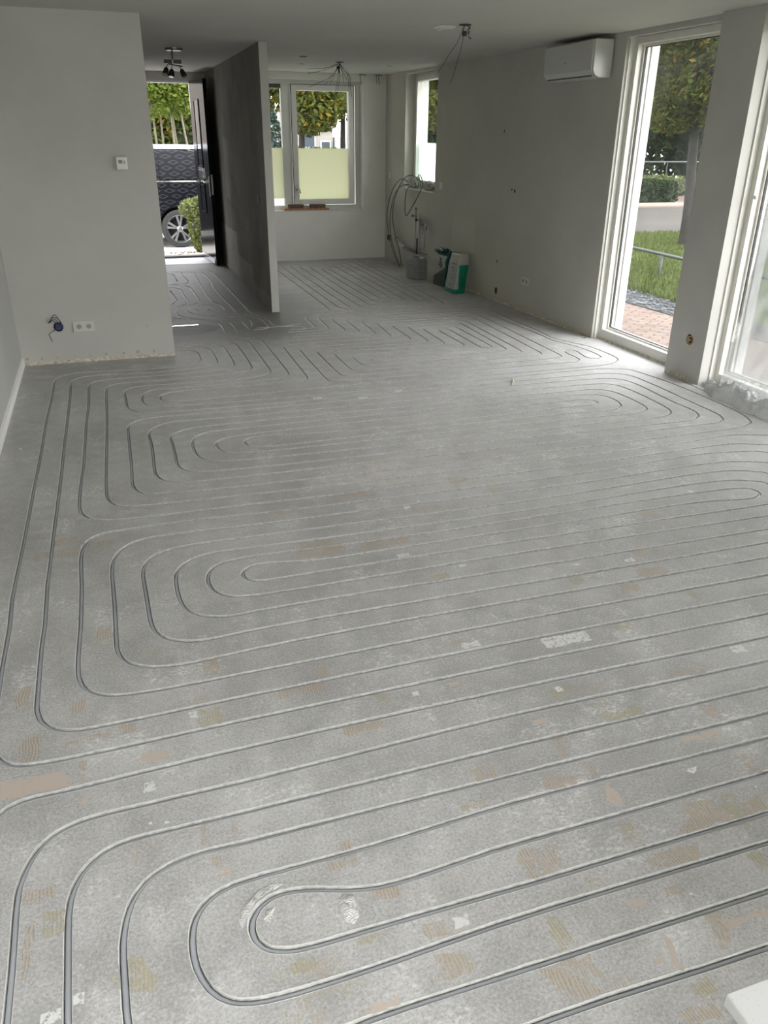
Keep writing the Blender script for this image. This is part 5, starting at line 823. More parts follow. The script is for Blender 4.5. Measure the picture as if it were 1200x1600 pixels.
for x, lb, n in ((3.60, 'black cable hook at the top of the kitchen end wall, nearer the window', 1), (3.83, 'black cable hook with two tails at the top of the wall near the kitchen corner', 2)):
    t = empty('cable_hook', (x, 11.69, 2.385), lb, 'cable stub')
    MB().tube([(-.05, -.01, 0), (-.03, -.012, .004), (.03, -.012, .004), (.055, -.01, 0)], .004, 6).build('clip', M_BLACK, t)
    for k in range(n): MB().tube(cpts([(-.025+.03*k, -.012, 0), (-.03+.035*k, -.014, -.05), (-.015+.03*k, -.014, -.10-.01*k)]), .0035, 6).build('tail', M_WIRE, t, smooth=True)

# hall ceiling lamp with spot heads
t = empty('spot_lamp', (.86, 9.09, H), 'dark metal ceiling lamp with small tilted spot heads in the hall', 'ceiling lamp')
M_DM = mat('dark_bronze_metal', (.05, .045, .04), .3, metal=.6)
MB().lathe([(.085, 0), (.085, -.012), (.075, -.022), (.0005, -.022)], (.02, 0, 0), 'z', 28).build('ceiling_plate', M_METAL, t, smooth=False)
MB().tube([(0, 0, -.02), (0, 0, -.10)], .008).build('stem', M_METAL, t)
for x0, x1 in ((-.085, -.01), (.005, .08)): MB().box((x0, -.03, -.135), (x1, .03, -.10)).build('terminal_bar', M_DM, t, bevel=.004)
MB().tube([(-.05, 0, -.135), (.09, .0, -.155)], .005).build('cross_bar', M_DM, t)
for px_, tip, r in (((-.055, 0, -.14), (-.085, -.04, -.225), .028), ((-.01, 0, -.15), (-.03, -.03, -.245), .029), ((.06, .0, -.15), (.095, -.03, -.235), .026)):
    a = Vector(px_); b = Vector(tip); d = (b-a).normalized(); q = a+d*.035
    h = MB(); h.tube([a, q], .004); h.tube([q, q+d*.012, q+d*.05, q+d*.072], [r*.45, r*.8, r, r*1.02], 16); ho = h.build('spot_head', M_DM, t, smooth=True)
    MB().tube([q+d*.0715, q+d*.0735], [r*.85, r*.8], 16).build('lamp_glass', M_CHROME, ho)

# kitchen window sill: plank with two bricks
o = MB().box((2.455, 11.690, .6785), (3.105, 11.80, .706)).build('wooden_plank', M_WOOD, bevel=.002); tag(o, 'short orange brown plank on the kitchen window sill under two bricks', 'plank')
def brick(x0, x1, ya, lb, rz):
    m = MB(); L = x1-x0; b = m.box((-L/2, -.045, 0), (L/2, .045, .050)); o = b.build('brick', M_BRICK, bevel=.004)
    for v in o.data.vertices: v.co += Vector((noise.noise(v.co*30), noise.noise(v.co*30+Vector((5, 5, 5))), 0))*.004
    o.location = ((x0+x1)/2, ya, .706); o.rotation_euler = (0, 0, rz); tag(o, lb, 'brick', 'bricks on the kitchen window plank')
brick(2.53, 2.735, 11.745, 'weathered brick on the left half of the window plank', .05)
brick(2.84, 3.055, 11.745, 'weathered brick on the right half of the window plank', -.04)

# water pipes, valves and drain on the right wall
t = empty('water_pipes', (3.93, 10.2, .25), 'group of capped chrome water pipes with valves standing against the right kitchen wall', 'water pipes')
def P3(y, z, x=0): return (x, y-10.2, z-.25)
M_PEX = mat('brushed_pipe_steel', (.40, .40, .385), .35, metal=.8)
for y, z0, z1 in ((10.37, .02, .70), (10.22, .02, .66)): MB().tube([P3(y, z0), P3(y, z1)], .009).build('riser_pipe', M_PEX, t, smooth=True)
MB().tube(cpts([P3(10.03, .64), P3(10.03, .36), P3(10.05, .325), P3(10.10, .318), P3(10.22, .315)], 4), .008).build('riser_pipe', M_PEX, t, smooth=True)
MB().tube(cpts([P3(10.22, .50), P3(10.16, .495), P3(10.11, .50), P3(10.10, .54), P3(10.10, .66)], 4), .007).build('riser_pipe', M_PEX, t, smooth=True)
for y, z in ((10.37, .70), (10.22, .66), (10.10, .66), (10.02, .62)):
    v = MB(); v.tube([P3(y, z-.03), P3(y, z-.025), P3(y, z+.02), P3(y, z+.025), P3(y, z+.07)], [.013, .017, .017, .011, .010], 12); v.tube([P3(y, z, -.0), P3(y, z, -.04)], .010, 10)
    vo = v.build('valve', M_METAL, t, smooth=False); MB().lathe([(.013, -.04), (.016, -.045), (.016, -.062), (.0005, -.062)], P3(y, z), 'x', 12).build('valve_knob', M_BLACK if y < 10.3 and y > 10.15 else M_METAL, vo)
MB().tube([P3(10.37, .74), P3(10.37, .80)], [.011, .006]).build('pipe_cap', M_BLACK, t)
MB().tube([P3(10.30, .02, .0), P3(10.30, .42, .0)], .011).build('dark_sleeve', M_BLACK, t)
for y in (10.08, 10.0): MB().lathe([(.02, .04), (.024, .035), (.024, .005), (.012, 0), (.0005, 0)], P3(y, .56, -.01), 'z', 14).build('coupling', M_METAL, t)
MB().box((-.004, -.23, .0), (.018, .20, .012)).build('pipe_clip_rail', M_METAL, t)
o = empty('drain_pipe', (3.89, 10.3, .26), 'grey drain pipe stub with an upturned pale elbow above the jerrycan', 'drain pipe')
MB().tube([(0, -.02, 0), (0, .38, .002)], .020, 14).build('tube', mat('drain_grey', (.16, .165, .17), .5), o, smooth=True)
MB().tube(cpts([(0, .37, .002), (0, .50, .01), (0, .60, .03), (0, .69, .075)], 4), .026, 14).build('elbow', mat('pale_grey_plastic', (.5, .5, .49), .45), o, smooth=True)
MB().tube([(0, .69, .075), (0, .705, .083)], .030, 14).build('end_cap', mat('dark_grey_cap', (.2, .2, .2), .5), o)
# cables hanging from the window sill
cab = [([(4.00, 10.75, 1.05), (3.93, 10.72, 1.10), (3.86, 10.80, 1.12), (3.84, 11.05, .98), (3.84, 11.25, .75), (3.84, 11.28, .55), (3.84, 11.18, .36), (3.83, 10.95, .16), (3.83, 10.75, .05), (3.84, 10.70, .006)], 'long dark cable curving from the sill to the floor, outermost one'),
       ([(4.02, 10.70, 1.03), (3.93, 10.65, 1.06), (3.87, 10.78, 1.04), (3.85, 11.00, .92), (3.85, 11.14, .72), (3.85, 11.18, .50), (3.84, 11.06, .30), (3.84, 10.85, .12), (3.85, 10.74, .006)], 'long dark cable curving from the sill to the floor, middle one'),
       ([(4.03, 10.30, 1.03), (3.97, 10.25, 1.10), (3.90, 10.35, 1.17), (3.87, 10.55, 1.175), (3.86, 10.80, 1.06), (3.86, 11.03, .85), (3.86, 11.10, .62), (3.86, 10.98, .40), (3.86, 10.80, .20), (3.87, 10.72, .006)], 'long dark cable curving from the sill to the floor, innermost one'),
       ([(4.03, 10.50, 1.03), (3.92, 10.60, 1.035), (3.89, 10.66, .95), (3.89, 10.68, .75), (3.89, 10.62, .68), (3.89, 10.42, .80), (3.89, 10.14, 1.0), (3.90, 10.08, 1.10), (3.91, 10.16, 1.18), (3.93, 10.30, 1.20), (4.0, 10.45, 1.14), (4.04, 10.5, 1.04)], 'grey cable hanging in a narrow loop below the small kitchen window')]
for pts, lb in cab: tag(MB().tube(cpts(pts, 6), .0065, 7).build('cable', M_GWIRE, smooth=True), lb, 'cable', 'cables hanging from the kitchen sill')
# crumpled packaging on the sill
def crumple(name, c, s, m, lb, cat, seed, amp=.35):
    bm = bmesh.new(); bmesh.ops.create_icosphere(bm, subdivisions=4, radius=1)
    for v in bm.verts:
        k = 1+amp*noise.fractal(v.co*1.8+Vector((seed, 0, 0)), .8, 2.2, 4)+.10*noise.noise(v.co*7); v.co = Vector((v.co.x*s[0], v.co.y*s[1], v.co.z*s[2]))*k
        v.co.z = max(v.co.z, -s[2]*.75)
    me = bpy.data.meshes.new(name); bm.to_mesh(me); bm.free(); zmin = min(v.co.z for v in me.vertices)
    o = link(name, me, m); o.location = (c[0], c[1], c[2]-zmin); return tag(o, lb, cat)
M_SACK = mat('dusty_white_sack', (.50, .49, .44), .8, var=.25, scale=20)
crumple('paper_sack', (3.99, 10.62, 1.0195), (.055, .15, .085), M_SACK, 'crumpled pale sack on the small kitchen window sill under the cables', 'sack', 2)
crumple('paper_sack', (4.01, 10.16, 1.0195), (.05, .16, .06), M_SACK, 'flatter crumpled sack at the near end of the small kitchen window sill', 'sack', 11)

# jerrycan
t = empty('jerrycan', (3.73, 9.76, 0), 'grey square plastic jerrycan on the floor below the water pipes', 'jerrycan', None, .32)
M_JC = mat('grey_canister_plastic', (.25, .255, .255), .45, var=.05)
b = MB(); s0 = [(-.085, -.115), (.085, -.115), (.085, .115), (-.085, .115)]
def ringrect(hx, hy, r, z, n=5):
    out = []
    for sx_, sy_, a0 in ((1, 1, 0), (-1, 1, PI/2), (-1, -1, PI), (1, -1, 3*PI/2)):
        for k in range(n): a = a0+PI/2*k/(n-1); out.append((sx_*(hx-r)+r*math.cos(a), sy_*(hy-r)+r*math.sin(a), z))
    return out
lv = [(.080, .110, .02, 0), (.088, .118, .026, .012), (.088, .118, .026, .075), (.084, .114, .026, .082), (.088, .118, .026, .089), (.088, .118, .026, .16), (.084, .114, .026, .167), (.088, .118, .026, .174), (.088, .118, .03, .225), (.080, .11, .035, .246), (.05, .09, .03, .255)]
vs = []; [vs.extend(ringrect(*a)) for a in lv]; n = 20
b.add(vs, [(i*n+k, i*n+(k+1) % n, (i+1)*n+(k+1) % n, (i+1)*n+k) for i in range(len(lv)-1) for k in range(n)]+[tuple(range(n-1, -1, -1)), tuple((len(lv)-1)*n+k for k in range(n))])
b.build('body', M_JC, t, smooth=False)
MB().tube(cpts([(0, -.07, .25), (0, -.055, .275), (0, 0, .283), (0, .05, .275), (0, .065, .25)], 4), .012, 10).build('grip', M_JC, t, smooth=True)
MB().lathe([(.022, .25), (.024, .256), (.024, .275), (.0005, .275)], (0, -.088, 0), 'z', 18).build('cap', mat('white_cap', (.6, .6, .58), .4), t)

# tile adhesive bags
def bag(name, loc, rz, lean, w, d, h, mats_, fold, lb, seed):
    """local: front label faces -x, w along y, d along x"""
    t = empty(name, loc, lb, 'bag', None, rz)
    nz, nw = 22, 10; ring = []
    vs = []; fm = []
    for i in range(nz+1):
        s = i/nz; z = h*s; th = (d*(1-.15*s) if s < .72 else d*(.85-(s-.72)/.28*.78)) if fold else d*(1-.12*s-.30*max(0, s-.75)/.25); ww = w*(1-.03*math.sin(s*3)); off = lean*s
        for sx_, sy_, a0 in ((1, 1, 0), (-1, 1, PI/2), (-1, -1, PI), (1, -1, 3*PI/2)):
            r = min(th*.35, .02)
            for k in range(5):
                a = a0+PI/2*k/4; x = sx_*(th/2-r)+r*math.cos(a); y = sy_*(ww/2-r)+r*math.sin(a)
                p = Vector((x*5, y*5, z*5+seed)); x += .012*noise.noise(p*1.6)+.006*noise.noise(p*4); y += .008*noise.noise(p*1.8+Vector((9, 0, 0)))
                vs.append((x+off, y, z+(.012*noise.noise(Vector((y*20, seed, 0))) if i == nz else 0)))
    n = 20; fs = [(i*n+k, i*n+(k+1) % n, (i+1)*n+(k+1) % n, (i+1)*n+k) for i in range(nz) for k in range(n)]+[tuple(range(n-1, -1, -1)), tuple(nz*n+k for k in range(n))]
    body = MB().add(vs, fs).build('sack', mats_[0], t, smooth=True)
    return t, body
def bag_mat(name, base, top, ztop, label, lo, hi, lower=None):
    m, n, l, b = new_mat(name); g = G(m); o = g.obj(); X = g.sep(o)
    c = g.mix(g.ramp(X[2], ztop-.004, ztop+.004), base, top)
    f = g.math('MULTIPLY', g.ramp(X[0], -.012, -.02), g.math('MULTIPLY', g.math('MULTIPLY', g.ramp(X[1], lo[0]-.003, lo[0]+.003), g.ramp(X[1], hi[0]+.003, hi[0]-.003)), g.math('MULTIPLY', g.ramp(X[2], lo[1]-.003, lo[1]+.003), g.ramp(X[2], hi[1]+.003, hi[1]-.003))))
    c = g.mix(f, c, label)
    if lower: # dark green picture field low on the label
        q = g.math('MULTIPLY', f, g.ramp(g.math('ADD', X[2], g.math('MULTIPLY', X[1], .5)), .17, .15)); c = g.mix(q, c, lower)
    l.new(c, b.inputs['Base Color']); b.inputs['Roughness'].default_value = .35
    return m
M_BG1 = bag_mat('teal_and_grey_bag_print', (.005, .075, .080, 1), (.004, .05, .05, 1), .40, (.30, .31, .29, 1), (-.13, .02), (.14, .36), (.035, .05, .02, 1))
M_BG2 = bag_mat('green_and_white_bag_print', (.0, .20, .115, 1), (.40, .40, .36, 1), .315, (.36, .39, .385, 1), (-.13, .045), (.12, .33))
def marks(parent, specs, m, off, lean, h, name='printed_mark'):
    b = MB()
    for y0, y1, z0, z1 in specs:
        x = lambda z: off+lean*z/h
        b.add([(x(z0), y0, z0), (x(z0), y1, z0), (x(z1), y1, z1), (x(z1), y0, z1), (x(z0)+.002, y0, z0), (x(z0)+.002, y1, z0), (x(z1)+.002, y1, z1), (x(z1)+.002, y0, z1)], [(0, 1, 2, 3), (7, 6, 5, 4), (0, 4, 5, 1), (1, 5, 6, 2), (2, 6, 7, 3), (3, 7, 4, 0)])
    b.build(name, m, parent)
def text(body, parent, m, size, loc, rot, name='lettering'):
    cu = bpy.data.curves.new(name, 'FONT'); cu.body = body; cu.size = size; cu.extrude = .0006; cu.align_x = 'CENTER'; cu.align_y = 'CENTER'
    o = bpy.data.objects.new('tmp', cu); COL.objects.link(o); dg = bpy.context.evaluated_depsgraph_get(); me = bpy.data.meshes.new_from_object(o.evaluated_get(dg)); bpy.data.objects.remove(o)
    q = link(name, me, m, parent); q.location = loc; q.rotation_euler = rot; return q
M_INK = mat('dark_print_ink', (.02, .025, .02), .5); M_INKG = mat('dark_green_ink', (.0, .035, .03), .5); M_INKT = mat('pale_teal_ink', (.10, .22, .22), .5)
t, _ = bag('mortar_bag', (3.855, 9.20, 0), .08, .025, .29, .125, .42, [M_BG1], True, 'dark teal and grey bag with a rolled top leaning on the right wall', 1.3)
marks(t, [(-.045, .0, .305, .325), (-.03, -.01, .285, .305), (-.06, -.02, .262, .28), (-.01, .01, .262, .28), (-.07, -.03, .235, .255), (-.02, .02, .238, .252), (-.06, -.01, .215, .225), (.0, .02, .33, .345)], M_INK, -.064, .025, .42)
rl = MB(); rl.tube([(-.02, -.145, .425), (-.03, -.07, .40), (-.032, .0, .415), (-.03, .08, .40), (-.022, .148, .395)], [.022, .028, .03, .028, .020], 12); rl.build('rolled_top', mat('dark_teal_foil', (.006, .05, .045), .25), t, smooth=True)
marks_side = MB()
for k, (a, b2) in enumerate([(.06, .085), (.10, .12), (.135, .16), (.175, .195), (.21, .235), (.25, .27)]): marks_side.box((-.012, -.1475, a), (.03, -.1440, a+.006)); marks_side.box((-.012 if k % 2 else .022, -.1475, a), (-.004 if k % 2 else .03, -.1440, b2))
marks_side.build('printed_mark', M_INKT, t)
t, _ = bag('adhesive_bag', (3.82, 8.74, 0), .06, .055, .26, .155, .43, [M_BG2], False, 'bright green and white bag standing in front of the darker bag', 4.7)
marks(t, [(-.085, .02, .322, .328), (-.05, -.0, .28, .288), (-.07, -.03, .262, .266), (-.08, .0, .24, .243), (-.08, -.01, .20, .203), (-.07, .02, .16, .163), (-.08, -.02, .10, .103), (-.03, .02, .085, .088)], M_INK, -.083, .055, .43)
hd_ = MB(); hd_.box((-.012, -.1335, .385), (.010, -.1305, .393)); hd_.build('carry_slot', M_INK, t).location = (.045, .008, 0)
text('SXS', t, M_INKG, .06, (.035, -.1335, .12), (PI/2, -PI/2, 0))
crumple('paper_scrap', (3.77, 8.86, .0), (.02, .03, .02), M_SACK, 'small paper scrap tucked between the two bags on the floor', 'paper scrap', 21)

# white stone top of the work table at the camera
t = empty('work_table', (1.2, .0, 0), 'white speckled stone table top whose corner shows at the lower right', 'table')
def speck():
    m, n, l, b = new_mat('white_speckled_stone_top'); g = G(m); o = g.obj()
    f = g.ramp(g.noise(o, 380, 2), .63, .70); l.new(g.mix(g.math('MULTIPLY', f, .5), (.42, .42, .415, 1), (.26, .26, .25, 1)), b.inputs['Base Color']); b.inputs['Roughness'].default_value = .3; return m
MB().box((-.62, -.55, .72), (1.0, .437, .74)).build('table_top', speck(), t, bevel=.003)
for x in (-.50, .90):
    for y in (-.48, .33): MB().box((x-.025, y-.025, 0), (x+.025, y+.025, .70)).build('leg', M_STEEL, t, bevel=.003)
MB().box((-.50, .29, .66), (.90, .33, .72)).build('apron', M_STEEL, t)

# shiny strip lying in the wet patch, wooden splinter, debris on the floor
o = MB().box((.43, 7.72, .0005), (.745, 7.75, .006)).build('metal_strip', M_CHROME, bevel=.001); tag(o, 'thin shiny metal strip lying in the wet dark patch by the partition wall', 'metal strip')
o = MB().tube([(2.70, 5.045, .005), (2.755, 5.13, .008), (2.79, 5.215, .005)], [.002, .0045, .002], 6).build('wood_splinter', mat('pale_wood', (.75, .70, .52), .7)); tag(o, 'pale wood splinter lying on the floor in mid room', 'wood splinter')
o = MB().tube([(2.105, 1.735, .003), (2.16, 1.68, .004)], [.002, .002], 6).build('dark_splinter', mat('dark_wood', (.06, .04, .03), .7)); tag(o, 'thin dark splinter on the floor near the right edge', 'wood splinter')
M_DEB = mat('crumbled_concrete_dust', (.67, .665, .64), .95, var=.2, scale=80, bump=.8, bscale=250)
def heap(name, pts, hgt, lb, seed):
    cx = sum(p[0] for p in pts)/len(pts); cy3 = sum(p[1] for p in pts)/len(pts); rings = 8; n = 40; vs = []
    def at(k):
        a = k/n*len(pts); i = int(a) % len(pts); f = a-int(a); p, q = pts[i], pts[(i+1) % len(pts)]; return p[0]+(q[0]-p[0])*f, p[1]+(q[1]-p[1])*f
    for j in range(rings):
        s = 1-j/rings
        for k in range(n):
            x, y = at(k); x = cx+(x-cx)*s; y = cy3+(y-cy3)*s; e = 1-s**2
            if j == 0: x += .004*noise.noise(Vector((k*.9, seed, 0))); y += .004*noise.noise(Vector((k*.9, seed, 4)))
            vs.append((x, y, -.0005 if j == 0 else hgt*(e*(.6+.5*noise.noise(Vector((x*60, y*60, seed))))+.12)))
    vs.append((cx, cy3, hgt))
    fs = [(j*n+k, j*n+(k+1) % n, (j+1)*n+(k+1) % n, (j+1)*n+k) for j in range(rings-1) for k in range(n)]+[((rings-1)*n+k, (rings-1)*n+(k+1) % n, rings*n) for k in range(n)]
    o = MB().add(vs, fs).build(name, M_DEB, smooth=True); o['kind'] = 'stuff'; return tag(o, lb, 'rubble')
heap('dust_heap', [(.324, 1.271), (.339, 1.281), (.366, 1.271), (.364, 1.24), (.362, 1.212), (.345, 1.194), (.328, 1.205), (.322, 1.245)], .012, 'small heap of crumbled screed inside the nearest pipe loop', 3)
heap('dust_ridge', [(.118, 1.331), (.150, 1.357), (.185, 1.366), (.215, 1.352), (.185, 1.352), (.150, 1.341), (.122, 1.312), (.101, 1.272), (.094, 1.262), (.09, 1.285), (.10, 1.312)], .007, 'pale ridge of dust along the outer edge of the nearest pipe loop', 8)
heap('dust_heap', [(.147, 1.272), (.158, 1.297), (.180, 1.297), (.170, 1.280), (.160, 1.258)], .005, 'flat pale smear of dust at the left end inside the nearest loop', 12)

# ---------------------------------------------------------------- plastic sheet over the second tall window
def sheet():
    nu, nv = 46, 60; vs = []
    for j in range(nv+1):
        v = j/nv; z = 2.3*(1-v)+.03*v
        y_left = 4.30+.20*v**.6+.02*math.sin(v*9)         # edge nearest the pier slants outwards to the floor
        for i in range(nu+1):
            u = i/nu; y = y_left-(y_left-2.5)*u
            p = Vector((y*3.0+v*1.6, z*1.1, 0)); x = 4.125+.030*noise.noise(p)+.016*noise.noise(Vector((y*16+z*7, z*1.5, 3)))-.02*v**4
            vs.append((x, y, z))
    n = nu+1; return MB().add(vs, [(j*n+i, j*n+i+1, (j+1)*n+i+1, (j+1)*n+i) for j in range(nv) for i in range(nu)])
o = sheet().build('plastic_sheet', M_PLF, smooth=True); tag(o, 'clear plastic sheet hanging in folds over the second tall window', 'plastic sheet')
def pile():
    nu, nv = 110, 34; vs = []
    for j in range(nv+1):
        v = j/nv
        for i in range(nu+1):
            u = i/nu; y = 4.655-1.25*u; w = .05+.12*min(1, u*5)*(1+.35*noise.noise(Vector((u*7, 0, 2))))
            if u < .04: w *= u/.04+.1
            hh = (.015+.10*min(1, u*4)*(.65+.6*noise.noise(Vector((u*9, 3, 1)))))*math.sin(PI*min(1, max(0, v)))**.8
            z = .004+max(0, hh*(1+.5*noise.noise(Vector((u*30, v*5, 7))))+.035*abs(noise.noise(Vector((u*45, v*8, 2))))*math.sin(PI*v))
            x = 4.12-w*(v*1.25-.1)-.02*noise.noise(Vector((u*22, v*3, 5)))-.03*u
            vs.append((x, y+.02*noise.noise(Vector((u*20, v*9, 0))), z))
    n = nu+1; return MB().add(vs, [(j*n+i, j*n+i+1, (j+1)*n+i+1, (j+1)*n+i) for j in range(nv) for i in range(nu)])
o = pile().build('plastic_bundle', M_PLB, smooth=True); tag(o, 'crumpled clear plastic bunched on the floor at the second tall window', 'plastic sheet')
o = MB().lathe([(.014, 0), (.016, -.004), (.012, -.012), (.0005, -.013)], (0, 0, 0), 'x', 14).build('window_knob', M_WHITE); o.location = (4.153, 4.575, 1.30); tag(o, 'small white knob on the frame of the second tall window', 'knob')

# ---------------------------------------------------------------- outdoors
def ground_mat(name, c1, c2, scale, rough=.9, bump=.3, big=.5):
    m, n, l, b = new_mat(name); g = G(m); o = g.obj()
    f = g.ramp(g.math('ADD', g.math('MULTIPLY', g.noise(o, scale, 5, .7), 1-big), g.math('MULTIPLY', g.noise(o, .6, 3), big)), .35, .65)
    l.new(g.mix(f, c1, c2), b.inputs['Base Color']); b.inputs['Roughness'].default_value = rough; b.inputs['Specular IOR Level'].default_value = .2
    bp = n.new('ShaderNodeBump'); bp.inputs['Strength'].default_value = bump; bp.inputs['Distance'].default_value = .02; l.new(g.noise(o, scale*2, 4), bp.inputs['Height']); l.new(bp.outputs[0], b.inputs['Normal'])
    return m
def brick_mat(name, c1, c2, c3, w, h, mort, rot=0., off=.5):
    m, n, l, b = new_mat(name); g = G(m); o = g.mapping(g.obj(), rot=(0, 0, rot)); br = n.new('ShaderNodeTexBrick'); l.new(o, br.inputs['Vector'])
    br.inputs['Color1'].default_value = c1; br.inputs['Color2'].default_value = c2; br.inputs['Mortar'].default_value = c3
    br.inputs['Scale'].default_value = 1; br.inputs['Brick Width'].default_value = w; br.inputs['Row Height'].default_value = h; br.inputs['Mortar Size'].default_value = mort; br.offset = off
    l.new(g.mix(g.math('MULTIPLY', g.noise(g.obj(), 30, 4), .35), br.outputs[0], (.30, .27, .25, 1)), b.inputs['Base Color']); b.inputs['Roughness'].default_value = .85; b.inputs['Specular IOR Level'].default_value = .2
    bp = n.new('ShaderNodeBump'); bp.inputs['Strength'].default_value = .5; bp.inputs['Distance'].default_value = .006; bp.invert = True; l.new(br.outputs['Fac'], bp.inputs['Height']); l.new(bp.outputs[0], b.inputs['Normal']); return m
GZ, FZ = -.10, -.20
M_GRASS = ground_mat('short_grass_soil', (.035, .06, .018, 1), (.07, .105, .03, 1), 30)
struct('ground_garden', MB().box((4.45, -12, -.4), (60, 12.7, GZ-.02)).box((-60, -60, -.5), (60, -12, -.14)).box((-60, -12, -.5), (-.85, 12.7, -.14)), M_GRASS)
struct('ground_street', MB().box((-60, 12.7, -.5), (60, 120, FZ-.01)), ground_mat('grey_street_paving', (.20, .195, .18, 1), (.30, .29, .27, 1), 8))
struct('paving_garden', MB().prism([(4.45, -3), (5.85, -3), (5.85, 6.2), (5.45, 12.7), (4.45, 12.7)], -.3, GZ), brick_mat('pink_brick_paving', (.16, .09, .062, 1), (.075, .042, .03, 1), (.012, .009, .008, 1), .21, .075, .012, rot=.9))
struct('paving_entrance', MB().box((-1.5, 12.66, -.4), (1.9, 16.3, FZ+.004)).box((.2, 12.62, -.4), (1.7, 13.05, -.08)), brick_mat('pale_entrance_paving', (.50, .47, .43, 1), (.42, .40, .37, 1), (.22, .2, .18, 1), .3, .3, .004))
gv = MB()
nx_, ny_ = 6, 90
gv.prism([(5.85, 5.8), (6.35, 5.8), (6.2, 12.7), (5.45, 12.7)], -.3, GZ+.008); struct('gravel_bed', gv, ground_mat('dark_slate_gravel', (.01, .011, .012, 1), (.06, .063, .067, 1), 45, bump=.9, big=.15))
struct('path_garden', MB().prism([(8, 13.9), (16.5, 13.6), (24, 18.6), (20, 20.2), (8, 20.0)], -.3, GZ+.012), ground_mat('sandy_path', (.032, .029, .025, 1), (.05, .046, .04, 1), 12))
struct('leaf_strewn_ground', MB().prism([(14, 19.8), (30, 19.0), (40, 34), (12, 34)], -.3, GZ+.02), ground_mat('leaf_litter', (.075, .05, .04, 1), (.12, .09, .078, 1), 18, bump=.6, big=.2))
# slate chips lying on the gravel bed
ch = MB()
for k in range(1500):
    y = R.uniform(5.9, 12.5); t_ = (y-5.8)/6.9; x = R.uniform(5.85-.4*t_, 6.35-.15*t_); s = R.uniform(.012, .035); a = R.uniform(0, PI); c, d = math.cos(a)*s, math.sin(a)*s; z = GZ+.012; h_ = R.uniform(.004, .02)
    ch.add([(x-c, y-d, z), (x+d, y-c, z), (x+c, y+d, z+h_*.4), (x-d, y+c, z+h_*.4), (x, y, z+h_)], [(0, 1, 4), (1, 2, 4), (2, 3, 4), (3, 0, 4)])
o = ch.build('slate_chips', ground_mat('slate_chip', (.012, .013, .015, 1), (.085, .09, .095, 1), 9, .5, big=.05)); tag(o, 'dark slate chips between the pink paving and the lawn', 'gravel'); o['kind'] = 'stuff'
def blades(name, area, n, hmin, hmax, m, lb, cat, z=GZ):
    vs, fs = [], []
    for k in range(n):
        x, y = area(); h_ = R.uniform(hmin, hmax); a = R.uniform(0, 2*PI); w = .012+h_*.05; c, s = math.cos(a), math.sin(a); bx_, by_ = R.uniform(-.5, .5)*h_, R.uniform(-.5, .5)*h_; i = len(vs)
        vs += [(x-c*w, y-s*w, z-.02), (x+c*w, y+s*w, z-.02), (x+c*w*.6+bx_*.5, y+s*w*.6+by_*.5, z+h_*.6), (x-c*w*.6+bx_*.5, y-s*w*.6+by_*.5, z+h_*.6), (x+bx_, y+by_, z+h_)]
        fs += [(i, i+1, i+2, i+3), (i+3, i+2, i+4)]
    o = MB().add(vs, fs).build(name, m); o['kind'] = 'stuff'; return tag(o, lb, cat)
L_GRASS = leaf_mat('grass_blades', [(.05, .07, .02, 1), (.08, .105, .032, 1), (.12, .145, .05, 1)])
def lawn_area():
    while True:
        y = R.uniform(6.6, 14.2); x = y*R.uniform(.62, .90)
        if x > 6.25+(0 if y < 9 else 0): return x, y
blades('lawn_grass', lawn_area, 26000, .03, .10, L_GRASS, 'green lawn seen through the first tall window', 'grass')

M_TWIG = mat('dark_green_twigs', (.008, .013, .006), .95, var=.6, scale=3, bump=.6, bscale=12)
def leaves(ells, n, size, shell=.55, flat=.6):
    """n leaves scattered in ellipsoids [(centre, radii)...]; each leaf is a folded diamond"""
    vol = [r[0]*r[1]*r[2] for _, r in ells]; tot = sum(vol); vs, fs = [], []
    for (c, r), v in zip(ells, vol):
        for _ in range(int(n*v/tot)):
            d = Vector((R.gauss(0, 1), R.gauss(0, 1), R.gauss(0, 1))).normalized()*(R.uniform(shell, 1)**.6)
            p = Vector((c[0]+d.x*r[0], c[1]+d.y*r[1], c[2]+d.z*r[2])); s = size*R.uniform(.6, 1.3)
            a = Vector((R.gauss(0, 1), R.gauss(0, 1), R.gauss(0, flat)-.3)).normalized(); b = a.cross(Vector((R.gauss(0, 1), R.gauss(0, 1), R.gauss(0, 1)))).normalized(); q = a.cross(b)
            i = len(vs); vs += [p-a*s, p+b*s*.45+q*s*.1, p+a*s, p-b*s*.45+q*s*.1]; fs += [(i, i+1, i+2, i+3)]
    return MB().add(vs, fs)
def blobs(c, r, n, k):
    out = []
    for _ in range(n):
        d = Vector((R.gauss(0, 1), R.gauss(0, 1), R.gauss(0, 1))).normalized()*R.uniform(.35, .9)
        s = R.uniform(.7, 1.25)*k
        out.append(((c[0]+d.x*r[0], c[1]+d.y*r[1], c[2]+d.z*r[2]), (r[0]*s, r[1]*s, r[2]*s)))
    return out
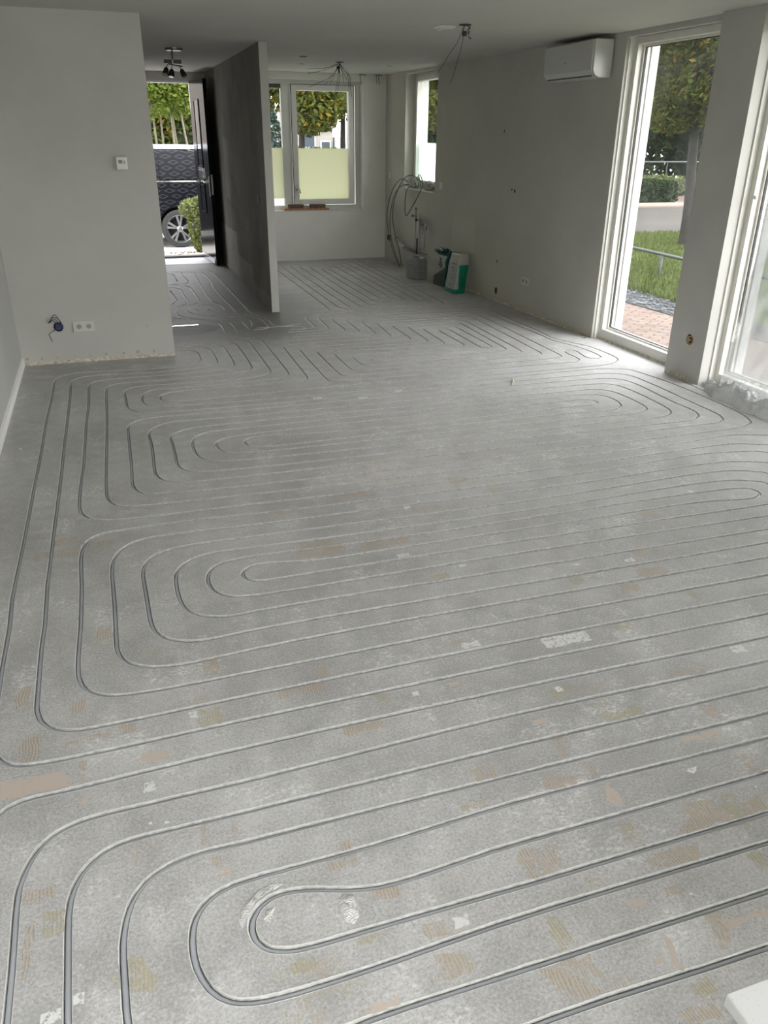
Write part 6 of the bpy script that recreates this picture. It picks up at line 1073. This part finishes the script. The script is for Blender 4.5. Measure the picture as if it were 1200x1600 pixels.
def tree(base, lean, th, tr, crown, bark, lm, n, size, label, group=None, name='tree', nb=14, bk=.34, branches=6):
    """base (x,y,z); lean (dx,dy) at trunk top; crown (centre offset z, radii)"""
    t = empty(name, base, label, 'tree', group)
    top = Vector((lean[0], lean[1], th)); m = MB()
    m.tube(cpts([(0, 0, -.1), (lean[0]*.2+.02, lean[1]*.25, th*.3), (lean[0]*.6, lean[1]*.6, th*.65), top], 4), [tr*(1.25 if i == 0 else 1-.025*i) for i in range(13)], 12).build('trunk', bark, t, smooth=True)
    cz, cr_ = crown; bm_ = MB(); ends = []
    for k in range(branches):
        a = 2*PI*k/branches+R.uniform(-.3, .3); e = Vector((math.cos(a)*cr_[0]*R.uniform(.5, .85), math.sin(a)*cr_[1]*R.uniform(.5, .85), cz+cr_[2]*R.uniform(-.35, .7)))
        s = Vector((lean[0]*.92, lean[1]*.92, th*R.uniform(.85, .98)))
        bm_.tube(cpts([s, (s+e)/2+Vector((0, 0, .12*cr_[2])), e], 4), [tr*.42*(1-.1*i) for i in range(9)], 6)
    bm_.build('branches', bark, t, smooth=True)
    leaves(blobs((lean[0], lean[1], cz), cr_, nb, bk), n, size).build('foliage', lm, t)
    return t
def bush(name, loc, ells, n, size, lm, label, cat='bush', group=None, stem=None):
    t = empty(name, loc, label, cat, group); leaves(ells, n, size, .75).build('foliage', lm, t)
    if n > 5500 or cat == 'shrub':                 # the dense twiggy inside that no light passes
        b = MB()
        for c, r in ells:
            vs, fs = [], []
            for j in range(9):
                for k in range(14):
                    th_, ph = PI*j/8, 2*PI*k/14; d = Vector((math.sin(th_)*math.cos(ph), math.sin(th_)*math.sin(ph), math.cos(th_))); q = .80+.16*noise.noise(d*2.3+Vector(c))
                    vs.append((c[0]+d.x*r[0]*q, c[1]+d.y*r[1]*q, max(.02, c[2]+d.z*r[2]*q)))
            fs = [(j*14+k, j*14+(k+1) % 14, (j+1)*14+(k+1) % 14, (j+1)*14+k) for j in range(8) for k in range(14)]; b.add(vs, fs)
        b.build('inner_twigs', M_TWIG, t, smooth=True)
    if stem: stem.build('stems', M_BARK, t)
    return t
M_BARK = mat('grey_brown_bark', (.014, .0125, .010), .95, var=.5, scale=9, bump=.8, bscale=30)
M_BARKP = mat('pale_bark', (.13, .125, .085), .9, var=.25, scale=6, bump=.4, bscale=20)
M_BARKD = mat('dark_bark', (.03, .026, .02), .95, var=.4, scale=8)
L_DEEP = leaf_mat('deep_green_leaves', [(.007, .013, .005, 1), (.014, .025, .009, 1), (.035, .05, .02, 1), (.011, .02, .008, 1)])
L_MID = leaf_mat('autumn_green_leaves', [(.03, .04, .012, 1), (.05, .064, .018, 1), (.085, .10, .03, 1), (.038, .05, .015, 1), (.13, .10, .02, 1), (.032, .044, .013, 1), (.058, .072, .022, 1)])
L_BRIGHT = leaf_mat('bright_green_leaves', [(.08, .115, .02, 1), (.13, .18, .035, 1), (.19, .24, .06, 1)], .5)
L_GOLD = leaf_mat('yellowing_leaves', [(.04, .05, .014, 1), (.06, .075, .022, 1), (.085, .10, .028, 1), (.05, .062, .018, 1), (.07, .085, .025, 1), (.065, .08, .02, 1), (.20, .15, .02, 1), (.055, .07, .02, 1), (.10, .11, .03, 1)], .45)
L_BLUE = leaf_mat('blue_green_leaves', [(.010, .026, .017, 1), (.025, .05, .03, 1), (.017, .038, .022, 1)])
L_HEDGE = leaf_mat('privet_leaves', [(.05, .066, .02, 1), (.085, .105, .036, 1), (.19, .21, .09, 1), (.07, .088, .03, 1)], .4)

# street side: dark car behind a low hedge
M_CAR = None;  M_ROOF2 = mat('dark_roof_tile', (.06, .055, .05), .9)
def car_mat():
    m, n, l, b = new_mat('black_car_paint_with_chevrons'); g = G(m); o = g.obj(); X = g.sep(o)
    # rows of wide chevron lozenges in a lighter satin grey
    u = g.math('DIVIDE', X[0], .235); row = g.math('DIVIDE', X[2], .09); ri = g.math('FLOOR', row); half = g.math('MULTIPLY', g.math('MODULO', ri, 2.), .5)
    uu = g.math('SUBTRACT', g.math('FRACT', g.math('ADD', g.math('ADD', u, 50.), half)), .5); vv = g.math('SUBTRACT', g.math('FRACT', g.math('ADD', row, 50.)), .5)
    wob = g.math('MULTIPLY', g.math('SUBTRACT', g.noise(o, 7, 3), .5), .30)
    d = g.math('ADD', g.math('ADD', g.math('ABSOLUTE', uu), g.math('MULTIPLY', g.math('ABSOLUTE', vv), .95)), wob)
    lz = g.math('MULTIPLY', g.ramp(d, .26, .31), g.ramp(d, .45, .40))
    fade = g.math('MULTIPLY', g.ramp(g.noise(o, 3, 3), .30, .46), 1.)
    l.new(g.mix(g.math('MULTIPLY', lz, fade), (.0035, .0037, .005, 1), (.019, .021, .026, 1)), b.inputs['Base Color'])
    b.inputs['Roughness'].default_value = .3; b.inputs['Specular IOR Level'].default_value = .12; b.inputs['Coat Weight'].default_value = .0; b.inputs['Coat Roughness'].default_value = .05
    return m
CZ = FZ+.004
car = empty('parked_car', (-.35, 16.1, CZ), 'large black car with a chevron pattern parked across the entrance', 'car')
M_CAR = car_mat(); M_TYRE = mat('tyre_rubber', (.009, .009, .010), .8); M_ALU = mat('silver_alloy', (.20, .205, .215), .25, metal=.9, var=.02); M_DARKW = mat('wheel_well', (.004, .004, .004), .9)
# side profile in (x, z); rear wheel centre x = 1.65, front wheel x = -1.30 (local)
def wheel_arc(cx, r, n=12): return [(cx+r*math.cos(a), .31+r*math.sin(a)) for a in [PI-.12-(PI-.24)*k/(n-1) for k in range(n)]]
low = [(-2.30, .30)]+[(-1.30-.37, .22)]+wheel_arc(-1.30, .37)+[(-1.30+.37, .22), (1.65-.37, .22)]+wheel_arc(1.65, .37)+[(1.65+.37, .22), (2.45, .32), (2.50, .70), (2.46, 1.10)]
up_ = [(-.95, 1.08), (-2.05, .98), (-2.32, .80)]
bodyp = low+up_
MB().extr(bodyp, 'y', -.90, .90).build('body', M_CAR, car, bevel=.035, bseg=3)
cab_ = [(-.95, 1.05), (-.25, 1.52), (.5, 1.60), (1.7, 1.60), (2.25, 1.54), (2.44, 1.08)]
cb = MB(); n = len(cab_); vs = [(x, -.86+.13*max(0, (z-1.05)/.55), z) for x, z in cab_]+[(x, .86-.13*max(0, (z-1.05)/.55), z) for x, z in cab_]
cb.add(vs, [tuple(range(n)), tuple(range(2*n-1, n-1, -1))]+[(i, n+i, n+(i+1) % n, (i+1) % n) for i in range(n)]).build('cabin', M_CAR, car, bevel=.03, bseg=3)
def side_glass(pts, name='side_window'):
    q = [(x, -.873+.13*(z-1.05)/.55-.006, z) for x, z in pts]; q2 = [(x, y+.02, z) for x, y, z in q]; k = len(q)
    MB().add(q+q2, [tuple(range(k)), tuple(range(2*k-1, k-1, -1))]+[(i, k+i, k+(i+1) % k, (i+1) % k) for i in range(k)]).build(name, M_CAR, car)
side_glass([(-.62, 1.12), (-.12, 1.46), (.45, 1.51), (.45, 1.12)]); side_glass([(.50, 1.12), (.50, 1.515), (1.35, 1.52), (1.35, 1.12)]); side_glass([(1.40, 1.12), (1.40, 1.52), (2.05, 1.49), (2.26, 1.14)])
rf = MB(); rf.box((-.1, -.72, 1.602), (2.05, .72, 1.625)); rf.build('light_roof', mat('pale_sky_grey_roof', (.55, .60, .66), .25), car, bevel=.01)
MB().tube(cpts([(-.15, -.70, 1.56), (.0, -.72, 1.645), (1.9, -.72, 1.655), (2.15, -.70, 1.60)], 4), .016).build('roof_rail', M_STEEL, car, smooth=True)
MB().box((-.75, -.915, 1.085), (2.35, -.895, 1.105)).build('chrome_strip', M_CHROME, car)
MB().box((-.93, -.912, .24), (1.25, -.895, .26)).build('sill_strip', M_CHROME, car)
for x in (-.55, .47, 1.28): MB().box((x, -.905, .35), (x+.008, -.898, 1.07)).build('door_gap', M_DARKW, car)
for x in (.28, 1.10): MB().box((x, -.93, .93), (x+.15, -.90, .955)).build('door_handle', M_CAR, car, bevel=.008)
for cx in (-1.30, 1.65):
    for s_ in (-1, 1):
        w_ = MB().lathe([(.20, -.78*1), (.305, -.79), (.315, -.82), (.315, -.88), (.30, -.905), (.245, -.905), (.24, -.89), (.20, -.88)], (cx, 0, .315), 'y', 40, cap=False)
        if s_ == 1: w_.v = [(x, -y, z) for x, y, z in w_.v]
        wo = w_.build('wheel', M_TYRE, car, smooth=False)
        rm = MB().lathe([(.241, -.90), (.236, -.906), (.222, -.900), (.218, -.87), (.222, -.80)], (cx, 0, .315), 'y', 40, cap=False)
        for k in range(5):
            for da in (-.19, .19):
                a = 2*PI*k/5+.3; a1 = a+da; ca, sa = math.cos(a1), math.sin(a1); c0, s0_ = math.cos(a+da*.35), math.sin(a+da*.35)
                p0 = Vector((cx+.04*c0, -.885, .315+.04*s0_)); p1 = Vector((cx+.225*ca, -.897, .315+.225*sa)); d_ = (p1-p0).normalized(); nn = Vector((-d_.z, 0, d_.x))
                rm.add([p0-nn*.014, p0+nn*.014, p1+nn*.022, p1-nn*.022, p0-nn*.014+Vector((0, .02, 0)), p0+nn*.014+Vector((0, .02, 0)), p1+nn*.022+Vector((0, .02, 0)), p1-nn*.022+Vector((0, .02, 0))],
                       [(0, 1, 2, 3), (7, 6, 5, 4), (0, 4, 5, 1), (1, 5, 6, 2), (2, 6, 7, 3), (3, 7, 4, 0)])
        rm.lathe([(.055, -.87), (.055, -.892), (.03, -.902), (.0005, -.902)], (cx, 0, .315), 'y', 20)
        if s_ == 1: rm.v = [(x, -y, z) for x, y, z in rm.v]
        rm.build('alloy_rim', M_ALU, wo)
        bd = MB().lathe([(.218, -.80), (.05, -.802), (.0005, -.802)], (cx, 0, .315), 'y', 24)
        if s_ == 1: bd.v = [(x, -y, z) for x, y, z in bd.v]
        bd.build('brake_disc', M_DARKW, wo)
ar = MB()
for cx in (-1.30, 1.65): ar.add([(cx+.37*math.cos(a), y, .315+.37*math.sin(a)) for y in (-.86, .86) for a in [PI*k/12 for k in range(13)]], [(k, k+1, 14+k, 13+k) for k in range(12)])
ar.build('wheel_arch', M_DARKW, car)
st = MB()
for x in (-.12, .0, .13): st.tube([(x, 0, 0), (x*1.3, .02, .75)], .012, 5)
bush('privet_hedge', (1.62, 14.55, CZ), [((0, 0, .45), (.25, .28, .45)), ((-.12, 0, .70), (.26, .25, .17)), ((.05, 0, .78), (.24, .22, .13)), ((0, 0, .2), (.22, .24, .22))], 5200, .030, L_HEDGE, 'small bright green privet hedge beside the front door', 'hedge', stem=st)
dl = MB()
for k in range(90):
    x, y = R.gauss(1.25, .17), R.gauss(14.45, .14); s = R.uniform(.012, .03); a = R.uniform(0, PI); c, d = math.cos(a)*s, math.sin(a)*s
    dl.add([(x-c, y-d, CZ+.002), (x+d*.5, y-c*.5, CZ+.012), (x+c, y+d, CZ+.004), (x-d*.5, y+c*.5, CZ+.012)], [(0, 1, 2, 3)])
o = dl.build('fallen_leaves', mat('dry_leaf', (.14, .08, .045), .8, var=.4)); tag(o, 'dry fallen leaves on the paving in front of the hedge', 'leaves'); o['kind'] = 'stuff'

# trees seen through the front door
for i, (x, y, ln, lb) in enumerate([(2.05, 29.5, (-.05, 0), 'slim pale trunk leftmost in the front doorway'), (2.38, 31.5, (.02, 0), 'slim pale trunk second from the left in the front doorway'), (2.62, 29.8, (.0, .1), 'slim pale trunk in the middle of the front doorway'), (2.95, 32, (-.12, 0), 'slim pale trunk fourth from the left in the front doorway'), (3.14, 29.6, (-.28, 0), 'leaning slim pale trunk rightmost in the front doorway')]):
    tree((x, y, FZ), ln, 2.9, .040, (3.6, (1.15, 1.2, 1.25)), M_BARKP, L_BRIGHT, 3000, .085, lb, 'slim street trees beyond the car', 'street_tree', nb=10, bk=.4, branches=4)
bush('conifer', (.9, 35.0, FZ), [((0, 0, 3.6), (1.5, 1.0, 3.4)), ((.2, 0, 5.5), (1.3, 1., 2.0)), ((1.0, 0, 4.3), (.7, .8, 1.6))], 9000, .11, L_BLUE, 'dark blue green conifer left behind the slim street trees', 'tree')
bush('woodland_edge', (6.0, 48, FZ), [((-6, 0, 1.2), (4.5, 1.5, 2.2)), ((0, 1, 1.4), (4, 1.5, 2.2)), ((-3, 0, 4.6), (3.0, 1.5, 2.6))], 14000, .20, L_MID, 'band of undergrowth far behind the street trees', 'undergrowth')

# dark brick terrace and hedge left of the entrance, outside the frame: what the open door leaf mirrors
tr_ = empty('brick_terrace', (-4.3, 20, FZ), 'dark brick terrace left of the entrance, mirrored in the open front door', 'house')
MB().box((-12, 0, 0), (4, 8, 6.5)).build('wall', brick_mat('terrace_brick', (.10, .055, .045, 1), (.08, .045, .038, 1), (.12, .11, .10, 1), .22, .065, .012), tr_)
MB().extr([(-.4, 6.5), (8.4, 6.5), (4, 9.5)], 'x', -12.3, 4.3).build('roof', M_ROOF2, tr_)
bush('garden_hedge', (-3.9, 15.6, FZ), [((0, 0, .7), (1.1, .6, 1.0)), ((-1.6, .3, .7), (1.3, .7, 1.1))], 7000, .045, L_HEDGE, 'green hedge left of the entrance, mirrored low in the open front door', 'hedge')
# trees and house seen through the kitchen window
tree((5.10, 22.0, FZ), (.08, 0), 2.6, .095, (3.5, (2.0, 1.5, 1.75)), M_BARK, L_GOLD, 20000, .085, 'yellowing tree left of centre in the kitchen window', 'trees behind the kitchen window', nb=22, bk=.33)
tree((6.50, 23.0, FZ), (.05, 0), 2.7, .09, (3.6, (1.9, 1.4, 1.75)), M_BARK, L_GOLD, 19000, .085, 'yellowing tree at the right edge of the kitchen window', 'trees behind the kitchen window', nb=20, bk=.33)
bush('conifer', (5.3, 27.5, FZ), [((0, 0, 1.2), (.55, .6, 1.5)), ((-.2, 0, 2.3), (.35, .5, .6))], 3000, .07, L_BLUE, 'small blue green conifer in the left pane of the kitchen window', 'tree')
hs = empty('neighbour_house', (10.9, 46, FZ), 'pale terraced house far behind the trees in the kitchen window', 'house')
M_HW = mat('pale_render', (.20, .19, .165), .9); M_ROOF = mat('grey_roof_tile', (.16, .16, .165), .8); M_HG = mat('house_window_glass', (.05, .06, .07), .1); M_HF = mat('house_window_frame', (.35, .36, .36), .5)
MB().box((-2.5, 0, 0), (1.6, 6, 2.15)).build('wall', M_HW, hs)
MB().extr([(-2.7, 2.15), (1.8, 2.15), (.9, 3.1), (.0, 3.2), (-1.8, 3.1)], 'y', -.2, 6.2).build('roof', M_ROOF, hs)
MB().extr([(-.35, 2.1), (.85, 2.1), (.25, 2.75)], 'y', -.3, 3).build('gable', M_HW, hs)
for x0, x1, z0, z1 in ((-.05, .55, 1.25, 2.0), (-2.2, -1.5, 1.2, 1.9), (-.05, .55, .2, .95), (.95, 1.4, .3, 1.5)):
    fo = MB().box((x0-.07, -.05, z0-.07), (x1+.07, .03, z1+.07)).build('window', M_HF, hs); MB().box((x0, -.07, z0), (x1, -.04, z1)).build('pane', M_HG, fo)
MB().box((-.4, -.8, .9), (1.1, .1, 1.02)).build('canopy', M_HF, hs)
MB().box((1.7, -1.0, 0), (2.6, 5, 1.75)).build('white_annex', mat('bright_white_render', (.4, .42, .44), .8), hs)
bush('hedge_row', (9, 38, FZ), [((0, 0, .6), (4.5, .8, .75))], 5000, .10, L_MID, 'low hedge in front of the far house', 'hedge')

# garden side
gt = tree((9.66, 12.16, GZ), (-.17, .0), 2.15, .098, (3.75, (2.0, 2.0, 1.95)), M_BARK, L_MID, 60000, .052, 'garden tree with a grey brown trunk behind the first tall window', None, nb=26, bk=.32, branches=8)
M_RAIL = mat('weathered_rail', (.045, .05, .05), .6)
rl_ = empty('garden_rail', (7.1, 9.0, GZ), 'low round metal rail across the lawn outside the first tall window', 'rail')
rr0, rr1 = Vector((-.15, -4.6, .33)), Vector((.15, 3.2, .33))
MB().tube([rr0, rr1], .022, 10).build('rail_tube', M_RAIL, rl_, smooth=True)
for k in range(4):
    p = rr0.lerp(rr1, .06+.29*k); MB().tube([(p.x, p.y, -.1), (p.x, p.y, .33)], .02, 8).build('post', M_RAIL, rl_, smooth=True)
def boxhedge(loc, hx, hy, hz, rz, n, lb):
    t = empty('box_hedge', loc, lb, 'hedge', None, rz); vs, fs = [], []
    for _ in range(n):
        f = R.random(); u, v, w = R.uniform(-1, 1), R.uniform(-1, 1), R.uniform(0, 1)
        if f < .3: p = Vector((u*hx, v*hy, hz))
        elif f < .65: p = Vector((u*hx, (1 if v > 0 else -1)*hy, w*hz))
        else: p = Vector(((1 if u > 0 else -1)*hx, v*hy, w*hz))
        p += Vector((R.gauss(0, .03), R.gauss(0, .03), R.gauss(0, .02))); a = Vector((R.gauss(0, 1), R.gauss(0, 1), R.gauss(0, 1))).normalized(); b = a.cross(Vector((R.gauss(0, 1), R.gauss(0, 1), 1))).normalized(); s = .05; i = len(vs)
        vs += [p-a*s, p+b*s*.5, p+a*s, p-b*s*.5]; fs.append((i, i+1, i+2, i+3))
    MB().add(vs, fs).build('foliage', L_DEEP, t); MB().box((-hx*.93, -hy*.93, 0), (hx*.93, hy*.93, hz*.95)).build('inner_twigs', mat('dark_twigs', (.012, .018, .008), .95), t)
boxhedge((14.55, 20.9, GZ), 1.15, .55, .62, .1, 4200, 'clipped box hedge beyond the sandy path')
struct('kerb', MB().box((12.8, 20.15, -.2), (16.0, 20.27, GZ+.10)), mat('timber_kerb', (.20, .18, .15), .9))
fn = empty('park_fence', (18, 25.5, GZ), 'dark railing far behind the box hedge', 'fence')
MB().tube([(-6, 0, 1.0), (8, 0, 1.0)], .03, 8).build('top_rail', M_RAIL, fn)
for k in range(15): MB().box((-6+k, -.02, 0), (-5.96+k, .02, 1.0)).build('post', M_BLACK, fn)
bush('ground_cover', (17.5, 24.4, GZ), [((0, 0, .15), (4.5, .9, .5))], 6000, .06, L_HEDGE, 'low mottled ground cover in front of the railing', 'ground cover')
for i, (x, y, rx, h_, lb) in enumerate([(14.5, 28, 2.6, 3.9, 'dark evergreen shrub left behind the box hedge'), (18.5, 28.5, 2.8, 4.1, 'dark evergreen shrub behind the garden tree trunk'), (23.2, 29, 2.8, 4.0, 'dark evergreen shrub right of the garden tree trunk'), (28, 27, 3, 3, 'dark evergreen shrub at the far right of the garden'), (10.6, 28.5, 2.2, 3.8, 'dark evergreen shrub furthest left in the garden')]):
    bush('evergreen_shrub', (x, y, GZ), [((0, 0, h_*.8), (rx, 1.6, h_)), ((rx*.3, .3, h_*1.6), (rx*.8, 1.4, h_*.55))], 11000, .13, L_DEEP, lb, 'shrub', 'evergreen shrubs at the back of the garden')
tree((13.8, 20.5+4, GZ), (.1, 0), 2.6, .16, (5.2, (3.0, 2.6, 2.7)), M_BARKD, L_DEEP, 12000, .12, 'dark tree standing behind the garden tree', None, nb=16, bk=.38)
tree((19.8, 24.3, GZ), (.1, 0), 2.6, .15, (5.3, (3.0, 2.6, 2.8)), M_BARKD, L_MID, 11000, .12, 'tree at the far end of the path, right in the first tall window', None, nb=16, bk=.38)
tree((10.6, 16.5, GZ), (.0, 0), 2.5, .11, (4.4, (1.9, 1.9, 1.9)), M_BARK, L_MID, 10000, .09, 'tree further along the lawn, left in the first tall window', None, nb=16, bk=.36) if False else None
# trees seen through the small kitchen side window and behind the house corner
tree((8.9, 20.5, GZ-.1), (.1, 0), 2.4, .12, (3.5, (1.5, 1.5, 1.7)), M_BARK, L_MID, 10000, .09, 'tree seen as a sliver in the small kitchen side window', None, nb=14, bk=.38)
# unseen garage row added to hide the low sky from the rear window
bh = empty('sky_blocking_garages', (2, -13, -.14), 'unseen brown brick garage row added to hide low sky from the rear window', 'garage')
M_BHB = brick_mat('brown_house_brick', (.16, .08, .06, 1), (.12, .06, .045, 1), (.2, .19, .17, 1), .22, .065, .012)
MB().box((-15, -6, 0), (15, 0, 2.9)).build('wall', M_BHB, bh)
MB().box((-15.2, -6.2, 2.9), (15.2, .2, 3.1)).build('roof', M_ROOF2, bh)
for x in (-12, -8, -4, 0, 4, 8, 12): MB().box((x-1.2, -.02, 0), (x+1.2, .06, 2.3)).build('garage_door', M_FRAMEW, bh)
# wall of foliage round the plot, out of frame on the garden side
tree((12.0, 4.0, GZ), (.1, 0), 2.5, .16, (4.6, (2.6, 2.6, 2.4)), M_BARK, L_MID, 9000, .11, 'garden tree standing outside the second tall window', None, nb=14, bk=.4)
bush('evergreen_shrub', (15.5, 9.0, GZ), [((0, 0, 1.3), (1.6, 2.8, 1.9))], 6000, .09, L_DEEP, 'dark shrub outside the second tall window', 'shrub')
